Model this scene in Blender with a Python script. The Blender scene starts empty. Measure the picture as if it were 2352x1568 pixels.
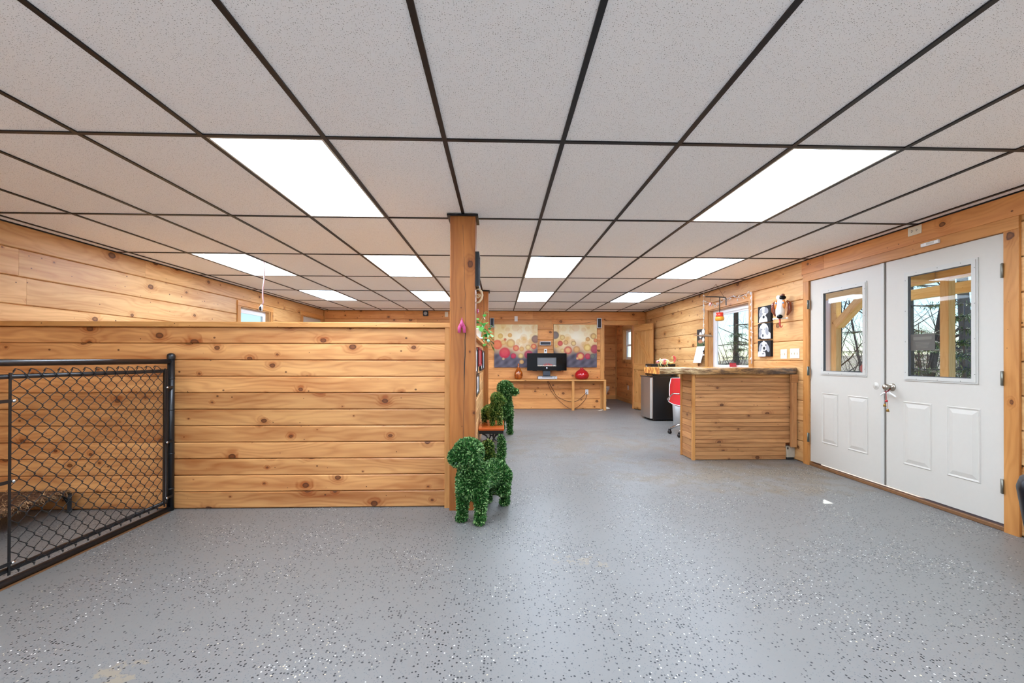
import bpy, bmesh, math, random
import numpy as np
from mathutils import Vector, Matrix
R_ = math.radians
random.seed(7)
scene = bpy.context.scene
COL = scene.collection

# ------------------------------------------------------------------ camera
F, PX, PY = 970.6678, 1177.8146, 820.6892
YAW, PIT, ROL, EYE = -0.0320, 0.0035, 0.0020, 1.1766
cam = bpy.data.cameras.new('camera'); cam.sensor_fit = 'HORIZONTAL'; cam.sensor_width = 36
cam.lens = F / 2352 * 36
cam.shift_x = (1176 - PX) / 2352; cam.shift_y = (PY - 784) / 2352
cam.clip_start = 0.05; cam.clip_end = 500
camo = bpy.data.objects.new('camera', cam); COL.objects.link(camo)
c, s = math.cos(YAW), math.sin(YAW); A = Matrix(((c, s, 0), (-s, c, 0), (0, 0, 1)))
c, s = math.cos(PIT), math.sin(PIT); B = Matrix(((1, 0, 0), (0, c, s), (0, -s, c)))
c, s = math.cos(ROL), math.sin(ROL); C = Matrix(((c, 0, s), (0, 1, 0), (-s, 0, c)))
W2C = C @ B @ A
rt, fw, up = W2C[0], W2C[1], W2C[2]
camo.matrix_world = Matrix(((rt[0], up[0], -fw[0], 0), (rt[1], up[1], -fw[1], 0), (rt[2], up[2], -fw[2], EYE), (0, 0, 0, 1)))
scene.camera = camo

# ------------------------------------------------------------------ world, sun, exposure
SUN_TO = Vector((0.83, 1.02, 1.20)).normalized()
world = bpy.data.worlds.new('sky'); scene.world = world; world.use_nodes = True
wn = world.node_tree; wn.nodes.clear()
wo = wn.nodes.new('ShaderNodeOutputWorld'); wb = wn.nodes.new('ShaderNodeBackground')
sk = wn.nodes.new('ShaderNodeTexSky'); sk.sky_type = 'NISHITA'; sk.sun_disc = False
sk.sun_elevation = math.asin(SUN_TO.z); sk.sun_rotation = math.atan2(SUN_TO.x, SUN_TO.y)
sk.air_density = 1.2; sk.dust_density = 0.1; sk.ozone_density = 3.0
wb.inputs['Strength'].default_value = 0.172
tint = wn.nodes.new('ShaderNodeMix'); tint.data_type = 'RGBA'; tint.blend_type = 'MULTIPLY'; tint.inputs[0].default_value = 1.0; tint.inputs[7].default_value = (0.86, 0.98, 1.14, 1)
wn.links.new(sk.outputs[0], tint.inputs[6]); wn.links.new(tint.outputs[2], wb.inputs[0]); wn.links.new(wb.outputs[0], wo.inputs[0])
sun = bpy.data.lights.new('sun', 'SUN'); sun.energy = 8.0; sun.angle = R_(0.6); sun.color = (1, 0.95, 0.88)
suno = bpy.data.objects.new('sun', sun); COL.objects.link(suno)
suno.rotation_euler = SUN_TO.to_track_quat('Z', 'Y').to_euler(); suno.location = (12, 14, 16)
PANEL_W = 18.8            # radiance of the ceiling light panels
vs = scene.view_settings
vs.view_transform = 'Standard'; vs.look = 'None'; vs.gamma = 1.0; vs.exposure = 0.2; vs.use_curve_mapping = False
scene.cycles.max_bounces = 10; scene.cycles.diffuse_bounces = 6; scene.cycles.transparent_max_bounces = 12
scene.cycles.caustics_reflective = True; scene.cycles.caustics_refractive = False
scene.cycles.sample_clamp_indirect = 12.0

# ------------------------------------------------------------------ room numbers (metres)
XR, XL, YB, YF, ZC = 3.4725, -4.058, 9.90, -1.30, 2.3047
GX0, GY0, TS, TL = -0.2829, 2.1778, 0.6096, 1.2192

# ------------------------------------------------------------------ colour and material helpers
def lin(c):
    return tuple((x / 12.92 if x <= 0.04045 else ((x + 0.055) / 1.055) ** 2.4) for x in c)
def hx(h):
    h = h.lstrip('#'); return lin(tuple(int(h[i:i + 2], 16) / 255 for i in (0, 2, 4)))
MATS = {}
class NT:
    def __init__(self, name):
        self.m = bpy.data.materials.new(name); self.m.use_nodes = True
        self.t = self.m.node_tree; self.t.nodes.clear()
        self.out = self.t.nodes.new('ShaderNodeOutputMaterial')
    def n(self, kind, **kw):
        nd = self.t.nodes.new('ShaderNode' + kind)
        for k, v in kw.items(): setattr(nd, k, v)
        return nd
    def put(self, sock, v):
        if isinstance(v, bpy.types.NodeSocket): self.t.links.new(v, sock)
        elif isinstance(v, (tuple, list)) and len(v) == 3 and sock.type == 'RGBA': sock.default_value = (*v, 1)
        else: sock.default_value = v
    def math(self, op, a, b=None, c=None, clamp=False):
        nd = self.n('Math', operation=op, use_clamp=clamp); self.put(nd.inputs[0], a)
        if b is not None: self.put(nd.inputs[1], b)
        if c is not None: self.put(nd.inputs[2], c)
        return nd.outputs[0]
    def step(self, x, lo, hi):      # smooth 0..1
        nd = self.n('MapRange', interpolation_type='SMOOTHSTEP'); self.put(nd.inputs['Value'], x)
        self.put(nd.inputs['From Min'], lo); self.put(nd.inputs['From Max'], hi)
        return nd.outputs['Result']
    def mix(self, f, a, b, mode='MIX'):
        nd = self.n('Mix', data_type='RGBA', blend_type=mode); self.put(nd.inputs[0], f); self.put(nd.inputs[6], a); self.put(nd.inputs[7], b)
        return nd.outputs[2]
    def comb(self, x, y, z):
        nd = self.n('CombineXYZ'); self.put(nd.inputs[0], x); self.put(nd.inputs[1], y); self.put(nd.inputs[2], z); return nd.outputs[0]
    def noise(self, vec, scale=1.0, detail=3.0, rough=0.55, dist=0.0):
        nd = self.n('TexNoise'); self.put(nd.inputs['Vector'], vec); nd.inputs['Scale'].default_value = scale
        nd.inputs['Detail'].default_value = detail; nd.inputs['Roughness'].default_value = rough; nd.inputs['Distortion'].default_value = dist
        return nd.outputs[0]
    def voro(self, vec, scale=1.0, dims='3D', feature='F1', rand=1.0):
        nd = self.n('TexVoronoi', voronoi_dimensions=dims, feature=feature); self.put(nd.inputs['Vector'], vec)
        nd.inputs['Scale'].default_value = scale; nd.inputs['Randomness'].default_value = rand
        return nd
    def bsdf(self, color, rough=0.5, metal=0.0, spec=0.5, bump=None, bstr=0.2, bdist=0.002, coat=0.0, emis=None, estr=0.0, trans=0.0, sheen=0.0):
        b = self.n('BsdfPrincipled'); self.put(b.inputs['Base Color'], color); self.put(b.inputs['Roughness'], rough)
        self.put(b.inputs['Metallic'], metal); self.put(b.inputs['Specular IOR Level'], spec)
        if coat: b.inputs['Coat Weight'].default_value = coat; b.inputs['Coat Roughness'].default_value = 0.15
        if trans: b.inputs['Transmission Weight'].default_value = trans
        if sheen: b.inputs['Sheen Weight'].default_value = sheen
        if emis is not None: self.put(b.inputs['Emission Color'], emis); self.put(b.inputs['Emission Strength'], estr)
        if bump is not None:
            bn = self.n('Bump'); bn.inputs['Strength'].default_value = bstr; bn.inputs['Distance'].default_value = bdist
            self.put(bn.inputs['Height'], bump); self.t.links.new(bn.outputs[0], b.inputs['Normal'])
        self.t.links.new(b.outputs[0], self.out.inputs[0]); return b
def flat(name, col, rough=0.5, metal=0.0, spec=0.5, var=0.06, coat=0.0, bump=0.0, scale=30.0, **kw):
    """plain finish with a little procedural unevenness"""
    if name in MATS: return MATS[name]
    t = NT(name); col = hx(col) if isinstance(col, str) else col
    tc = t.n('TexCoord').outputs['Object']
    nz = t.noise(tc, scale, 3)
    k = t.math('MULTIPLY_ADD', nz, 2 * var, 1 - var)
    cc = t.mix(1.0, (*col,), t.comb(k, k, k), 'MULTIPLY')
    t.bsdf(cc, rough, metal, spec, bump=nz if bump else None, bstr=bump, coat=coat, **kw)
    MATS[name] = t.m; return t.m

def pine(name, light, dark, knot='#4a2410', rough=0.42, knots=1.0, ks=4.2, tint=0.13):
    t = NT(name); light, dark, knot = hx(light), hx(dark), hx(knot)
    sp = t.n('SeparateXYZ'); t.put(sp.inputs[0], t.n('TexCoord').outputs['Object'])
    rnd = t.n('ObjectInfo').outputs['Random']
    x = t.math('MULTIPLY_ADD', rnd, 61.7, sp.outputs[0])
    w = t.math('ADD', t.math('ADD', sp.outputs[2], sp.outputs[1]), t.math('MULTIPLY', rnd, 23.3))
    # a slow wander of the grain
    wob = t.noise(t.comb(t.math('MULTIPLY', x, 1.1), t.math('MULTIPLY', w, 5.0), rnd), 1.0, 2)
    vk = t.voro(t.comb(t.math('MULTIPLY', x, 0.75), w, 0.0), ks, '2D')
    sc = t.n('SeparateColor'); t.put(sc.inputs[0], vk.outputs['Color'])
    rad = t.math('MULTIPLY', t.math('POWER', t.math('MAXIMUM', t.math('MULTIPLY_ADD', sc.outputs[0], 1.8, -0.65), 0.0), 1.6), 0.115 * knots)
    rad = t.math('ADD', rad, 0.0005)
    jit = t.math('MULTIPLY', t.math('SUBTRACT', t.noise(t.comb(t.math('MULTIPLY', x, 30), t.math('MULTIPLY', w, 40), 0), 1.0, 2), 0.5), 0.045)
    d = t.math('ADD', vk.outputs['Distance'], jit)
    kn = t.math('SUBTRACT', 1.0, t.step(t.math('DIVIDE', d, rad), 0.7, 1.05))
    rim = t.math('MULTIPLY', kn, t.step(t.math('DIVIDE', d, rad), 0.35, 0.9))
    halo = t.math('SUBTRACT', 1.0, t.step(t.math('DIVIDE', d, rad), 0.8, 3.4))
    flow = t.math('MULTIPLY', halo, 1.6)
    # growth rings: long ovals following the wandering grain
    ph = t.math('MULTIPLY_ADD', w, 20.0, t.math('MULTIPLY_ADD', wob, 9.0, flow))
    band = t.math('POWER', t.math('MULTIPLY_ADD', t.math('SINE', t.math('MULTIPLY', ph, 6.283)), 0.5, 0.5), 1.7)
    broad = t.noise(t.comb(t.math('MULTIPLY', x, 0.9), t.math('MULTIPLY', w, 9), 3.0), 1.0, 3)
    fib = t.noise(t.comb(t.math('MULTIPLY', x, 9), t.math('MULTIPLY', w, 260), 1.0), 1.0, 3)
    f = t.math('ADD', t.math('MULTIPLY', band, 0.22), t.math('ADD', t.math('MULTIPLY_ADD', broad, 1.9, -0.66), t.math('MULTIPLY_ADD', fib, 0.36, -0.18)), clamp=True)
    f = t.math('ADD', f, t.math('MULTIPLY', halo, 0.38), clamp=True)
    col = t.mix(f, light, dark)
    # small pin knots and short dark streaks
    v2 = t.voro(t.comb(t.math('MULTIPLY', x, 0.8), w, 0.0), 9.5, '2D'); s2 = t.n('SeparateColor'); t.put(s2.inputs[0], v2.outputs['Color'])
    r2 = t.math('MULTIPLY', t.math('MAXIMUM', t.math('SUBTRACT', s2.outputs[1], 0.70), 0.0), 0.30 * knots)
    pin = t.math('SUBTRACT', 1.0, t.step(v2.outputs['Distance'], t.math('MULTIPLY', r2, 0.6), t.math('ADD', r2, 0.006)))
    col = t.mix(t.math('MULTIPLY', pin, 0.85), col, knot)
    core = t.mix(0.7, dark, knot)
    col = t.mix(t.math('MULTIPLY', kn, 0.85), col, core)
    col = t.mix(t.math('MULTIPLY', rim, 0.95), col, knot)
    r3 = t.math('FRACT', t.math('MULTIPLY', rnd, 17.31))
    k = t.math('MULTIPLY_ADD', r3, 2 * tint, 1 - tint)
    col = t.mix(1.0, col, t.comb(k, t.math('MULTIPLY_ADD', k, 1.06, -0.06), t.math('MULTIPLY_ADD', k, 1.15, -0.15)), 'MULTIPLY')
    t.bsdf(col, rough, spec=0.4, bump=t.math('ADD', fib, t.math('MULTIPLY', kn, -0.7)), bstr=0.12, bdist=0.0015)
    MATS[name] = t.m; return t.m

PINE = pine('pine_plank', '#e2b47a', '#b87c42')
PINE_O = pine('pine_plank_amber', '#eaa764', '#c57e42')
PINE_P = pine('pine_partition', '#dea466', '#9c5524', knots=1.0, ks=5.2)
PINE_T = pine('pine_trim', '#dca260', '#b4763a', knots=0.55, ks=2.6)
FIR = pine('fir_post', '#b97538', '#864a1c', knots=0.6, ks=2.6, rough=0.5, tint=0.03)
CASE = pine('casing_pine', '#d0914f', '#a4652c', knots=0.5, ks=2.6, tint=0.06)
SLAT = pine('counter_slat_wood', '#d39b64', '#98623a', knots=0.7, ks=5, rough=0.55, tint=0.24)
PORCHW = pine('porch_timber', '#f4dca6', '#d8b272', knots=0.5, ks=3, rough=0.7, tint=0.08)

def floor_mat():
    t = NT('epoxy_flake_floor'); P = t.n('TexCoord').outputs['Object']
    sp = t.n('SeparateXYZ'); t.put(sp.inputs[0], P); X, Y = sp.outputs[0], sp.outputs[1]
    big = t.noise(P, 0.55, 3); mid = t.noise(P, 2.2, 4, 0.6); fine = t.noise(P, 60, 2)
    base = t.mix(big, hx('#72706c'), hx('#817e79'))
    base = t.mix(t.math('MULTIPLY', fine, 0.25), base, hx('#6c6c6b'))
    # worn brownish patches with their own outlines
    def blob(cx, cy, rx, ry, thr, soft=0.08, sc=2.6):
        dx = t.math('DIVIDE', t.math('SUBTRACT', X, cx), rx); dy = t.math('DIVIDE', t.math('SUBTRACT', Y, cy), ry)
        d = t.math('SQRT', t.math('ADD', t.math('POWER', t.math('ABSOLUTE', dx), 2.0), t.math('POWER', t.math('ABSOLUTE', dy), 2.0)))
        nn = t.noise(P, sc, 5, 0.65)
        return t.step(t.math('SUBTRACT', nn, t.math('MULTIPLY', d, 0.28)), thr, thr + soft)
    wear = t.math('MAXIMUM', blob(2.7, 4.3, 1.7, 0.75, 0.19, 0.3), t.math('MULTIPLY', blob(1.2, 5.9, 2.2, 1.5, 0.26, 0.28), 0.75))
    wear = t.math('MAXIMUM', wear, t.math('MULTIPLY', blob(3.2, 6.3, 0.7, 1.6, 0.3, 0.2), 0.8))
    base = t.mix(t.math('MULTIPLY', wear, 0.72), base, hx('#7d6d58'))
    chip = t.math('MAXIMUM', blob(0.5, 2.45, 0.35, 0.16, 0.44, 0.03, 14), blob(-1.42, 1.62, 0.16, 0.16, 0.42, 0.03, 18))
    base = t.mix(t.math('MULTIPLY', chip, 0.8), base, hx('#8d816f'))
    # vinyl flakes scattered in drifts
    dens = t.math('MULTIPLY', t.step(mid, 0.25, 0.72), 1.0)
    def flakes(scale, thr, size, seed):
        v = t.voro(t.comb(t.math('MULTIPLY_ADD', X, 1.0, seed), Y, 0.0), scale, '2D'); sc = t.n('SeparateColor'); t.put(sc.inputs[0], v.outputs['Color'])
        on = t.math('GREATER_THAN', sc.outputs[0], t.math('MULTIPLY_ADD', dens, -0.26, thr))
        sz = t.math('MULTIPLY_ADD', sc.outputs[2], 0.5 * size, 0.6 * size)
        return t.math('MULTIPLY', on, t.math('SUBTRACT', 1.0, t.step(v.outputs['Distance'], t.math('MULTIPLY', sz, 0.8), sz))), sc.outputs[1]
    k1, c1 = flakes(74, 0.945, 0.36, 0.0); k2, c2 = flakes(150, 0.985, 0.42, 7.3); k3, c3 = flakes(86, 1.125, 0.32, 3.1)
    base = t.mix(t.math('MULTIPLY', k2, 0.75), base, hx('#5c5f61'))
    base = t.mix(t.math('MULTIPLY', k1, 0.97), base, hx('#1b1d20'))
    base = t.mix(k3, base, t.mix(t.math('GREATER_THAN', c3, 0.55), hx('#dedcd5'), hx('#bfb196')))
    rough = t.math('ADD', t.math('MULTIPLY_ADD', mid, 0.16, 0.36), t.math('MULTIPLY', wear, 0.2))
    t.bsdf(base, rough, spec=0.5, bump=fine, bstr=0.04)
    MATS['floor'] = t.m; return t.m
FLOOR = floor_mat()

def tile_mat():
    t = NT('ceiling_tile_fissured'); P = t.n('TexCoord').outputs['Object']
    rnd = t.n('ObjectInfo').outputs['Random']
    sp = t.n('SeparateXYZ'); t.put(sp.inputs[0], P)
    x = t.math('MULTIPLY_ADD', rnd, 9.0, sp.outputs[0]); y = t.math('MULTIPLY_ADD', rnd, 5.0, sp.outputs[1])
    wx = t.math('MULTIPLY', t.noise(t.comb(x, y, 0), 60, 2), 0.012)
    v = t.voro(t.comb(t.math('ADD', x, wx), t.math('ADD', t.math('MULTIPLY', y, 1.35), wx), 0), 120, '2D'); sc = t.n('SeparateColor'); t.put(sc.inputs[0], v.outputs['Color'])
    sz = t.math('MULTIPLY_ADD', sc.outputs[0], 0.34, -0.06)
    dot = t.math('SUBTRACT', 1.0, t.step(v.outputs['Distance'], t.math('MULTIPLY', sz, 0.6), t.math('MAXIMUM', sz, 0.01)))
    v2 = t.voro(t.comb(y, x, 0), 260, '2D'); dot2 = t.math('SUBTRACT', 1.0, t.step(v2.outputs['Distance'], 0.1, 0.22))
    col = t.mix(t.math('MULTIPLY', dot2, 0.10), hx('#fdfefe'), hx('#a6a6a6'))
    col = t.mix(t.math('MULTIPLY', dot, 0.75), col, hx('#6e6d69'))
    t.bsdf(col, 0.9, spec=0.1, bump=t.math('ADD', dot, t.math('MULTIPLY', dot2, 0.4)), bstr=-0.3, bdist=0.001)
    MATS['tile'] = t.m; return t.m
TILE = tile_mat()

def glass_mat(name, tint=(0.93, 0.97, 0.97), refl=1.0):
    t = NT(name); tr = t.n('BsdfTransparent'); t.put(tr.inputs[0], tint); gl = t.n('BsdfGlossy'); gl.inputs['Roughness'].default_value = 0.02
    fr = t.n('Fresnel'); fr.inputs[0].default_value = 1.45
    mx = t.n('MixShader'); t.put(mx.inputs[0], t.math('MULTIPLY', fr.outputs[0], refl)); t.t.links.new(tr.outputs[0], mx.inputs[1]); t.t.links.new(gl.outputs[0], mx.inputs[2])
    t.t.links.new(mx.outputs[0], t.out.inputs[0]); MATS[name] = t.m; return t.m
GLASS = glass_mat('window_glass', refl=0.06)

def attr_mat(name, rough=0.6, spec=0.3, coat=0.0):
    t = NT(name); a = t.n('Attribute'); a.attribute_name = 'Col'; P = t.n('TexCoord').outputs['Object']
    t.bsdf(a.outputs['Color'], rough, spec=spec, bump=t.noise(P, 220, 2), bstr=0.08, coat=coat); MATS[name] = t.m; return t.m
PAINT = attr_mat('painted_canvas', 0.7, 0.2)
PRINT = attr_mat('printed_paper', 0.55, 0.3)
GLAZE = attr_mat('glazed_ceramic', 0.2, 0.5)

def leaf_mat(name, a, b, c, rough=0.4):
    t = NT(name); g = t.n('NewGeometry'); r = g.outputs['Random Per Island']
    cr = t.n('ValToRGB'); e = cr.color_ramp.elements; e[0].color = (*hx(a), 1); e[1].color = (*hx(c), 1); e[1].position = 1.0
    m = cr.color_ramp.elements.new(0.55); m.color = (*hx(b), 1); t.put(cr.inputs[0], r)
    t.bsdf(cr.outputs[0], rough, spec=0.5); MATS[name] = t.m; return t.m
BOX1 = leaf_mat('boxwood_leaf', '#123a15', '#33702b', '#a8cc84')
BOX2 = leaf_mat('boxwood_leaf_olive', '#2c4a18', '#628a32', '#bfd078')
POTHOS = leaf_mat('pothos_leaf', '#2e7a33', '#62b04a', '#b9dd92')
NEEDLE = leaf_mat('spruce_needle', '#37573a', '#67884e', '#b4c77e', 0.7)
CORE = flat('topiary_core', '#1d3a17', 0.95, spec=0.05)

WHITE = flat('white_door_paint', '#cac4b8', 0.4, var=0.02)
LITE = flat('lite_frame_white', '#c6c3ba', 0.35, var=0.02)
VINYL = flat('white_vinyl', '#eef0f0', 0.3, var=0.015)
PLATE = flat('almond_plate', '#efe6cf', 0.4, var=0.02)
PLATEW = flat('white_plate', '#eeedea', 0.4, var=0.02)
DARKSLOT = flat('dark_slot', '#2a2724', 0.6)
TEE = flat('black_grid_tee', '#1b1c1f', 0.4, spec=0.3, var=0.1)
BLACKM = flat('black_pipe', '#17181a', 0.33, spec=0.5, var=0.15)
BLACKP = flat('black_plastic', '#111113', 0.35)
BLACKG = flat('black_gloss', '#060607', 0.08, spec=0.25)
LEATHER = flat('black_leather', '#0b0c12', 0.38, spec=0.25, bump=0.15, scale=60)
STEEL = flat('brushed_steel', '#b0aca6', 0.36, metal=0.85, var=0.05)
CHROME = flat('chrome', '#d8d8d8', 0.12, metal=1.0, var=0.02)
NICKEL = flat('satin_nickel', '#b3aa9c', 0.28, metal=1.0, var=0.05)
HINGE = flat('hinge_steel', '#8d8d82', 0.45, metal=0.8)
GREYM = flat('grey_metal_can', '#a9a9a6', 0.42, metal=0.4, var=0.1)
BRASS = flat('aged_brass', '#a07a3a', 0.35, metal=0.9, var=0.2)
RED = flat('red_plastic', '#e0323c', 0.35, coat=0.2)
REDG = flat('red_glass_glaze', '#b3101a', 0.08, coat=0.6)
PINK = flat('pink_rubber', '#d9568f', 0.45)
IRON = flat('wrought_iron', '#2b2724', 0.55, var=0.2)
SHELL = flat('white_shell', '#f1efe9', 0.4)
BARK = flat('grey_bark', '#7b746d', 0.9, var=0.35, bump=0.6, scale=14)
BARKD = flat('dark_bark', '#5f5852', 0.9, var=0.35, bump=0.6, scale=14)
THRESH = flat('threshold_wood', '#7a5330', 0.6, var=0.3, scale=18)
DRIFT = flat('driftwood', '#8a6f54', 0.8, var=0.25)
CORDP = flat('pink_cord', '#d9b4b4', 0.5)
CORDB = flat('brown_cord', '#5d3a22', 0.6)
BEIGE = flat('beige_box_metal', '#b5ab97', 0.5, var=0.15)
WHITEC = flat('white_ceramic', '#f2f1ee', 0.15, coat=0.4)
CUPY = flat('yellow_glaze', '#e8a83c', 0.25, coat=0.3)
CUPR = flat('red_glaze', '#d8402f', 0.25, coat=0.3)
ORANGEW = flat('orange_stained_wood', '#c9632a', 0.25, var=0.12, coat=0.3, scale=12)
SIGNB = flat('grey_sign_back', '#5d5850', 0.7, var=0.05)
SIGND = flat('grey_sign_letter', '#716c62', 0.7)
STICK = flat('red_sticker', '#8f4a3f', 0.6, var=0.1)
GREYSP = flat('speaker_cloth', '#3a3d44', 0.8, var=0.2, scale=200)
SILVER = flat('silver_plastic', '#c9c9cc', 0.3, metal=0.5)
BONEW = flat('carved_pale_wood', '#ecd3a8', 0.55)
EMBER = flat('pale_ember_stone', '#efe2d2', 0.7, var=0.2)
SCREEN = flat('firebox_grey', '#77787a', 0.2)
EXTW = flat('white_siding', '#e6e9ee', 0.6)

# ------------------------------------------------------------------ mesh helpers
class MB:
    def __init__(self): self.v = []; self.f = []; self.s = []; self.c = None
    def add(self, vs, fs, smooth=False):
        o = len(self.v); self.v += [tuple(p) for p in vs]
        for f in fs: self.f.append(tuple(o + i for i in f)); self.s.append(smooth)
        return self
    def box(self, lo, hi, b=0.0):
        x0, y0, z0 = lo; x1, y1, z1 = hi
        if b <= 0:
            return self.add([(x0, y0, z0), (x1, y0, z0), (x1, y1, z0), (x0, y1, z0), (x0, y0, z1), (x1, y0, z1), (x1, y1, z1), (x0, y1, z1)],
                            [(0, 3, 2, 1), (4, 5, 6, 7), (0, 1, 5, 4), (1, 2, 6, 5), (2, 3, 7, 6), (3, 0, 4, 7)])
        cx, cy, cz = (x0 + x1) / 2, (y0 + y1) / 2, (z0 + z1) / 2; h = ((x1 - x0) / 2, (y1 - y0) / 2, (z1 - z0) / 2)
        b = min(b, 0.45 * min(h) * 2)
        vs = []; idx = {}
        for sx in (-1, 1):
            for sy in (-1, 1):
                for sz in (-1, 1):
                    for k in range(3):
                        q = [sx * (h[0] - b), sy * (h[1] - b), sz * (h[2] - b)]; q[k] = (sx, sy, sz)[k] * h[k]
                        idx[(sx, sy, sz, k)] = len(vs); vs.append((cx + q[0], cy + q[1], cz + q[2]))
        fs = []
        def out(f):
            p = [Vector(vs[i]) for i in f]; n = (p[1] - p[0]).cross(p[2] - p[0]); m = sum(p, Vector()) / len(p) - Vector((cx, cy, cz))
            fs.append(f if n.dot(m) > 0 else tuple(reversed(f)))
        for k in range(3):
            a, c2 = [(1, 2), (0, 2), (0, 1)][k]
            for sg in (-1, 1):
                def key(u, w):
                    q = [0, 0, 0]; q[k] = sg; q[a] = u; q[c2] = w; return idx[(*q, k)]
                out((key(-1, -1), key(1, -1), key(1, 1), key(-1, 1)))
        for k in range(3):          # edges running along axis k
            a, c2 = [(1, 2), (0, 2), (0, 1)][k]
            for u in (-1, 1):
                for w in (-1, 1):
                    def key(t, ax):
                        q = [0, 0, 0]; q[k] = t; q[a] = u; q[c2] = w; return idx[(*q, ax)]
                    out((key(-1, a), key(1, a), key(1, c2), key(-1, c2)))
        for sx in (-1, 1):
            for sy in (-1, 1):
                for sz in (-1, 1): out((idx[(sx, sy, sz, 0)], idx[(sx, sy, sz, 1)], idx[(sx, sy, sz, 2)]))
        return self.add(vs, fs)
    def tube(self, pts, r, n=8, caps=True, smooth=True, closed=False):
        pts = [Vector(p) for p in pts]; m = len(pts)
        rs = r if isinstance(r, (list, tuple)) else [r] * m
        vs = []; fs = []; prev = None
        for i, p in enumerate(pts):
            if closed: d = pts[(i + 1) % m] - pts[i - 1]
            else: d = pts[min(i + 1, m - 1)] - pts[max(i - 1, 0)]
            if d.length < 1e-9: d = Vector((0, 0, 1))
            d.normalize()
            if prev is None:
                a = Vector((0, 0, 1)) if abs(d.z) < 0.9 else Vector((1, 0, 0)); u = d.cross(a).normalized()
            else:
                u = prev - d * prev.dot(d)
                if u.length < 1e-6: u = d.cross(Vector((0.3, 0.5, 0.8)))
                u.normalize()
            prev = u; w = d.cross(u)
            for k in range(n):
                t = 2 * math.pi * k / n; vs.append(p + (u * math.cos(t) + w * math.sin(t)) * rs[i])
        for i in range(m if closed else m - 1):
            j = (i + 1) % m
            for k in range(n):
                l = (k + 1) % n; fs.append((i * n + k, i * n + l, j * n + l, j * n + k))
        if caps and not closed:
            fs.append(tuple(reversed(range(n)))); fs.append(tuple((m - 1) * n + k for k in range(n)))
        return self.add(vs, fs, smooth)
    def lathe(self, prof, n=24, o=(0, 0, 0), axis='z', smooth=True):
        vs = []; fs = []
        def P(r, h, a):
            q = (r * math.cos(a), r * math.sin(a), h)
            if axis == 'x': q = (q[2], q[0], q[1])
            if axis == 'y': q = (q[1], q[2], q[0])
            return (o[0] + q[0], o[1] + q[1], o[2] + q[2])
        for r, h in prof:
            for k in range(n): vs.append(P(max(r, 1e-5), h, 2 * math.pi * k / n))
        for i in range(len(prof) - 1):
            for k in range(n):
                l = (k + 1) % n; fs.append((i * n + k, i * n + l, (i + 1) * n + l, (i + 1) * n + k))
        return self.add(vs, fs, smooth)
    def ball(self, c, r, nu=14, nv=9, rot=None, smooth=True):
        r = r if isinstance(r, (tuple, list)) else (r, r, r); vs = []; fs = []; c = Vector(c)
        for j in range(nv + 1):
            th = math.pi * j / nv
            for i in range(nu):
                a = 2 * math.pi * i / nu; q = Vector((r[0] * math.sin(th) * math.cos(a), r[1] * math.sin(th) * math.sin(a), -r[2] * math.cos(th)))
                if rot is not None: q = rot @ q
                vs.append(c + q)
        for j in range(nv):
            for i in range(nu):
                l = (i + 1) % nu; fs.append((j * nu + i, j * nu + l, (j + 1) * nu + l, (j + 1) * nu + i))
        return self.add(vs, fs, smooth)
    def prism(self, outline, z0, z1, axis='z', smooth=False):
        """extrude a 2-D outline (ccw); axis is the extrusion axis"""
        def P(a, b, h): return {'z': (a, b, h), 'y': (a, h, b), 'x': (h, a, b)}[axis]
        n = len(outline); vs = [P(a, b, z0) for a, b in outline] + [P(a, b, z1) for a, b in outline]
        fs = [tuple(reversed(range(n))), tuple(range(n, 2 * n))] + [(k, (k + 1) % n, n + (k + 1) % n, n + k) for k in range(n)]
        if axis == 'y': fs = [tuple(reversed(f)) for f in fs]
        return self.add(vs, fs, smooth)
    def build(self, name, mat, parent=None, loc=(0, 0, 0), rot=(0, 0, 0), colors=None):
        me = bpy.data.meshes.new(name); me.from_pydata(self.v, [], self.f)
        me.polygons.foreach_set('use_smooth', self.s); me.update()
        if mat is not None: me.materials.append(mat)
        if colors is not None:
            at = me.color_attributes.new('Col', 'FLOAT_COLOR', 'POINT')
            at.data.foreach_set('color', np.asarray(colors, dtype=np.float32).ravel())
        o = bpy.data.objects.new(name, me); COL.objects.link(o); o.location = loc; o.rotation_euler = rot
        if parent is not None: o.parent = parent
        return o

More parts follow.
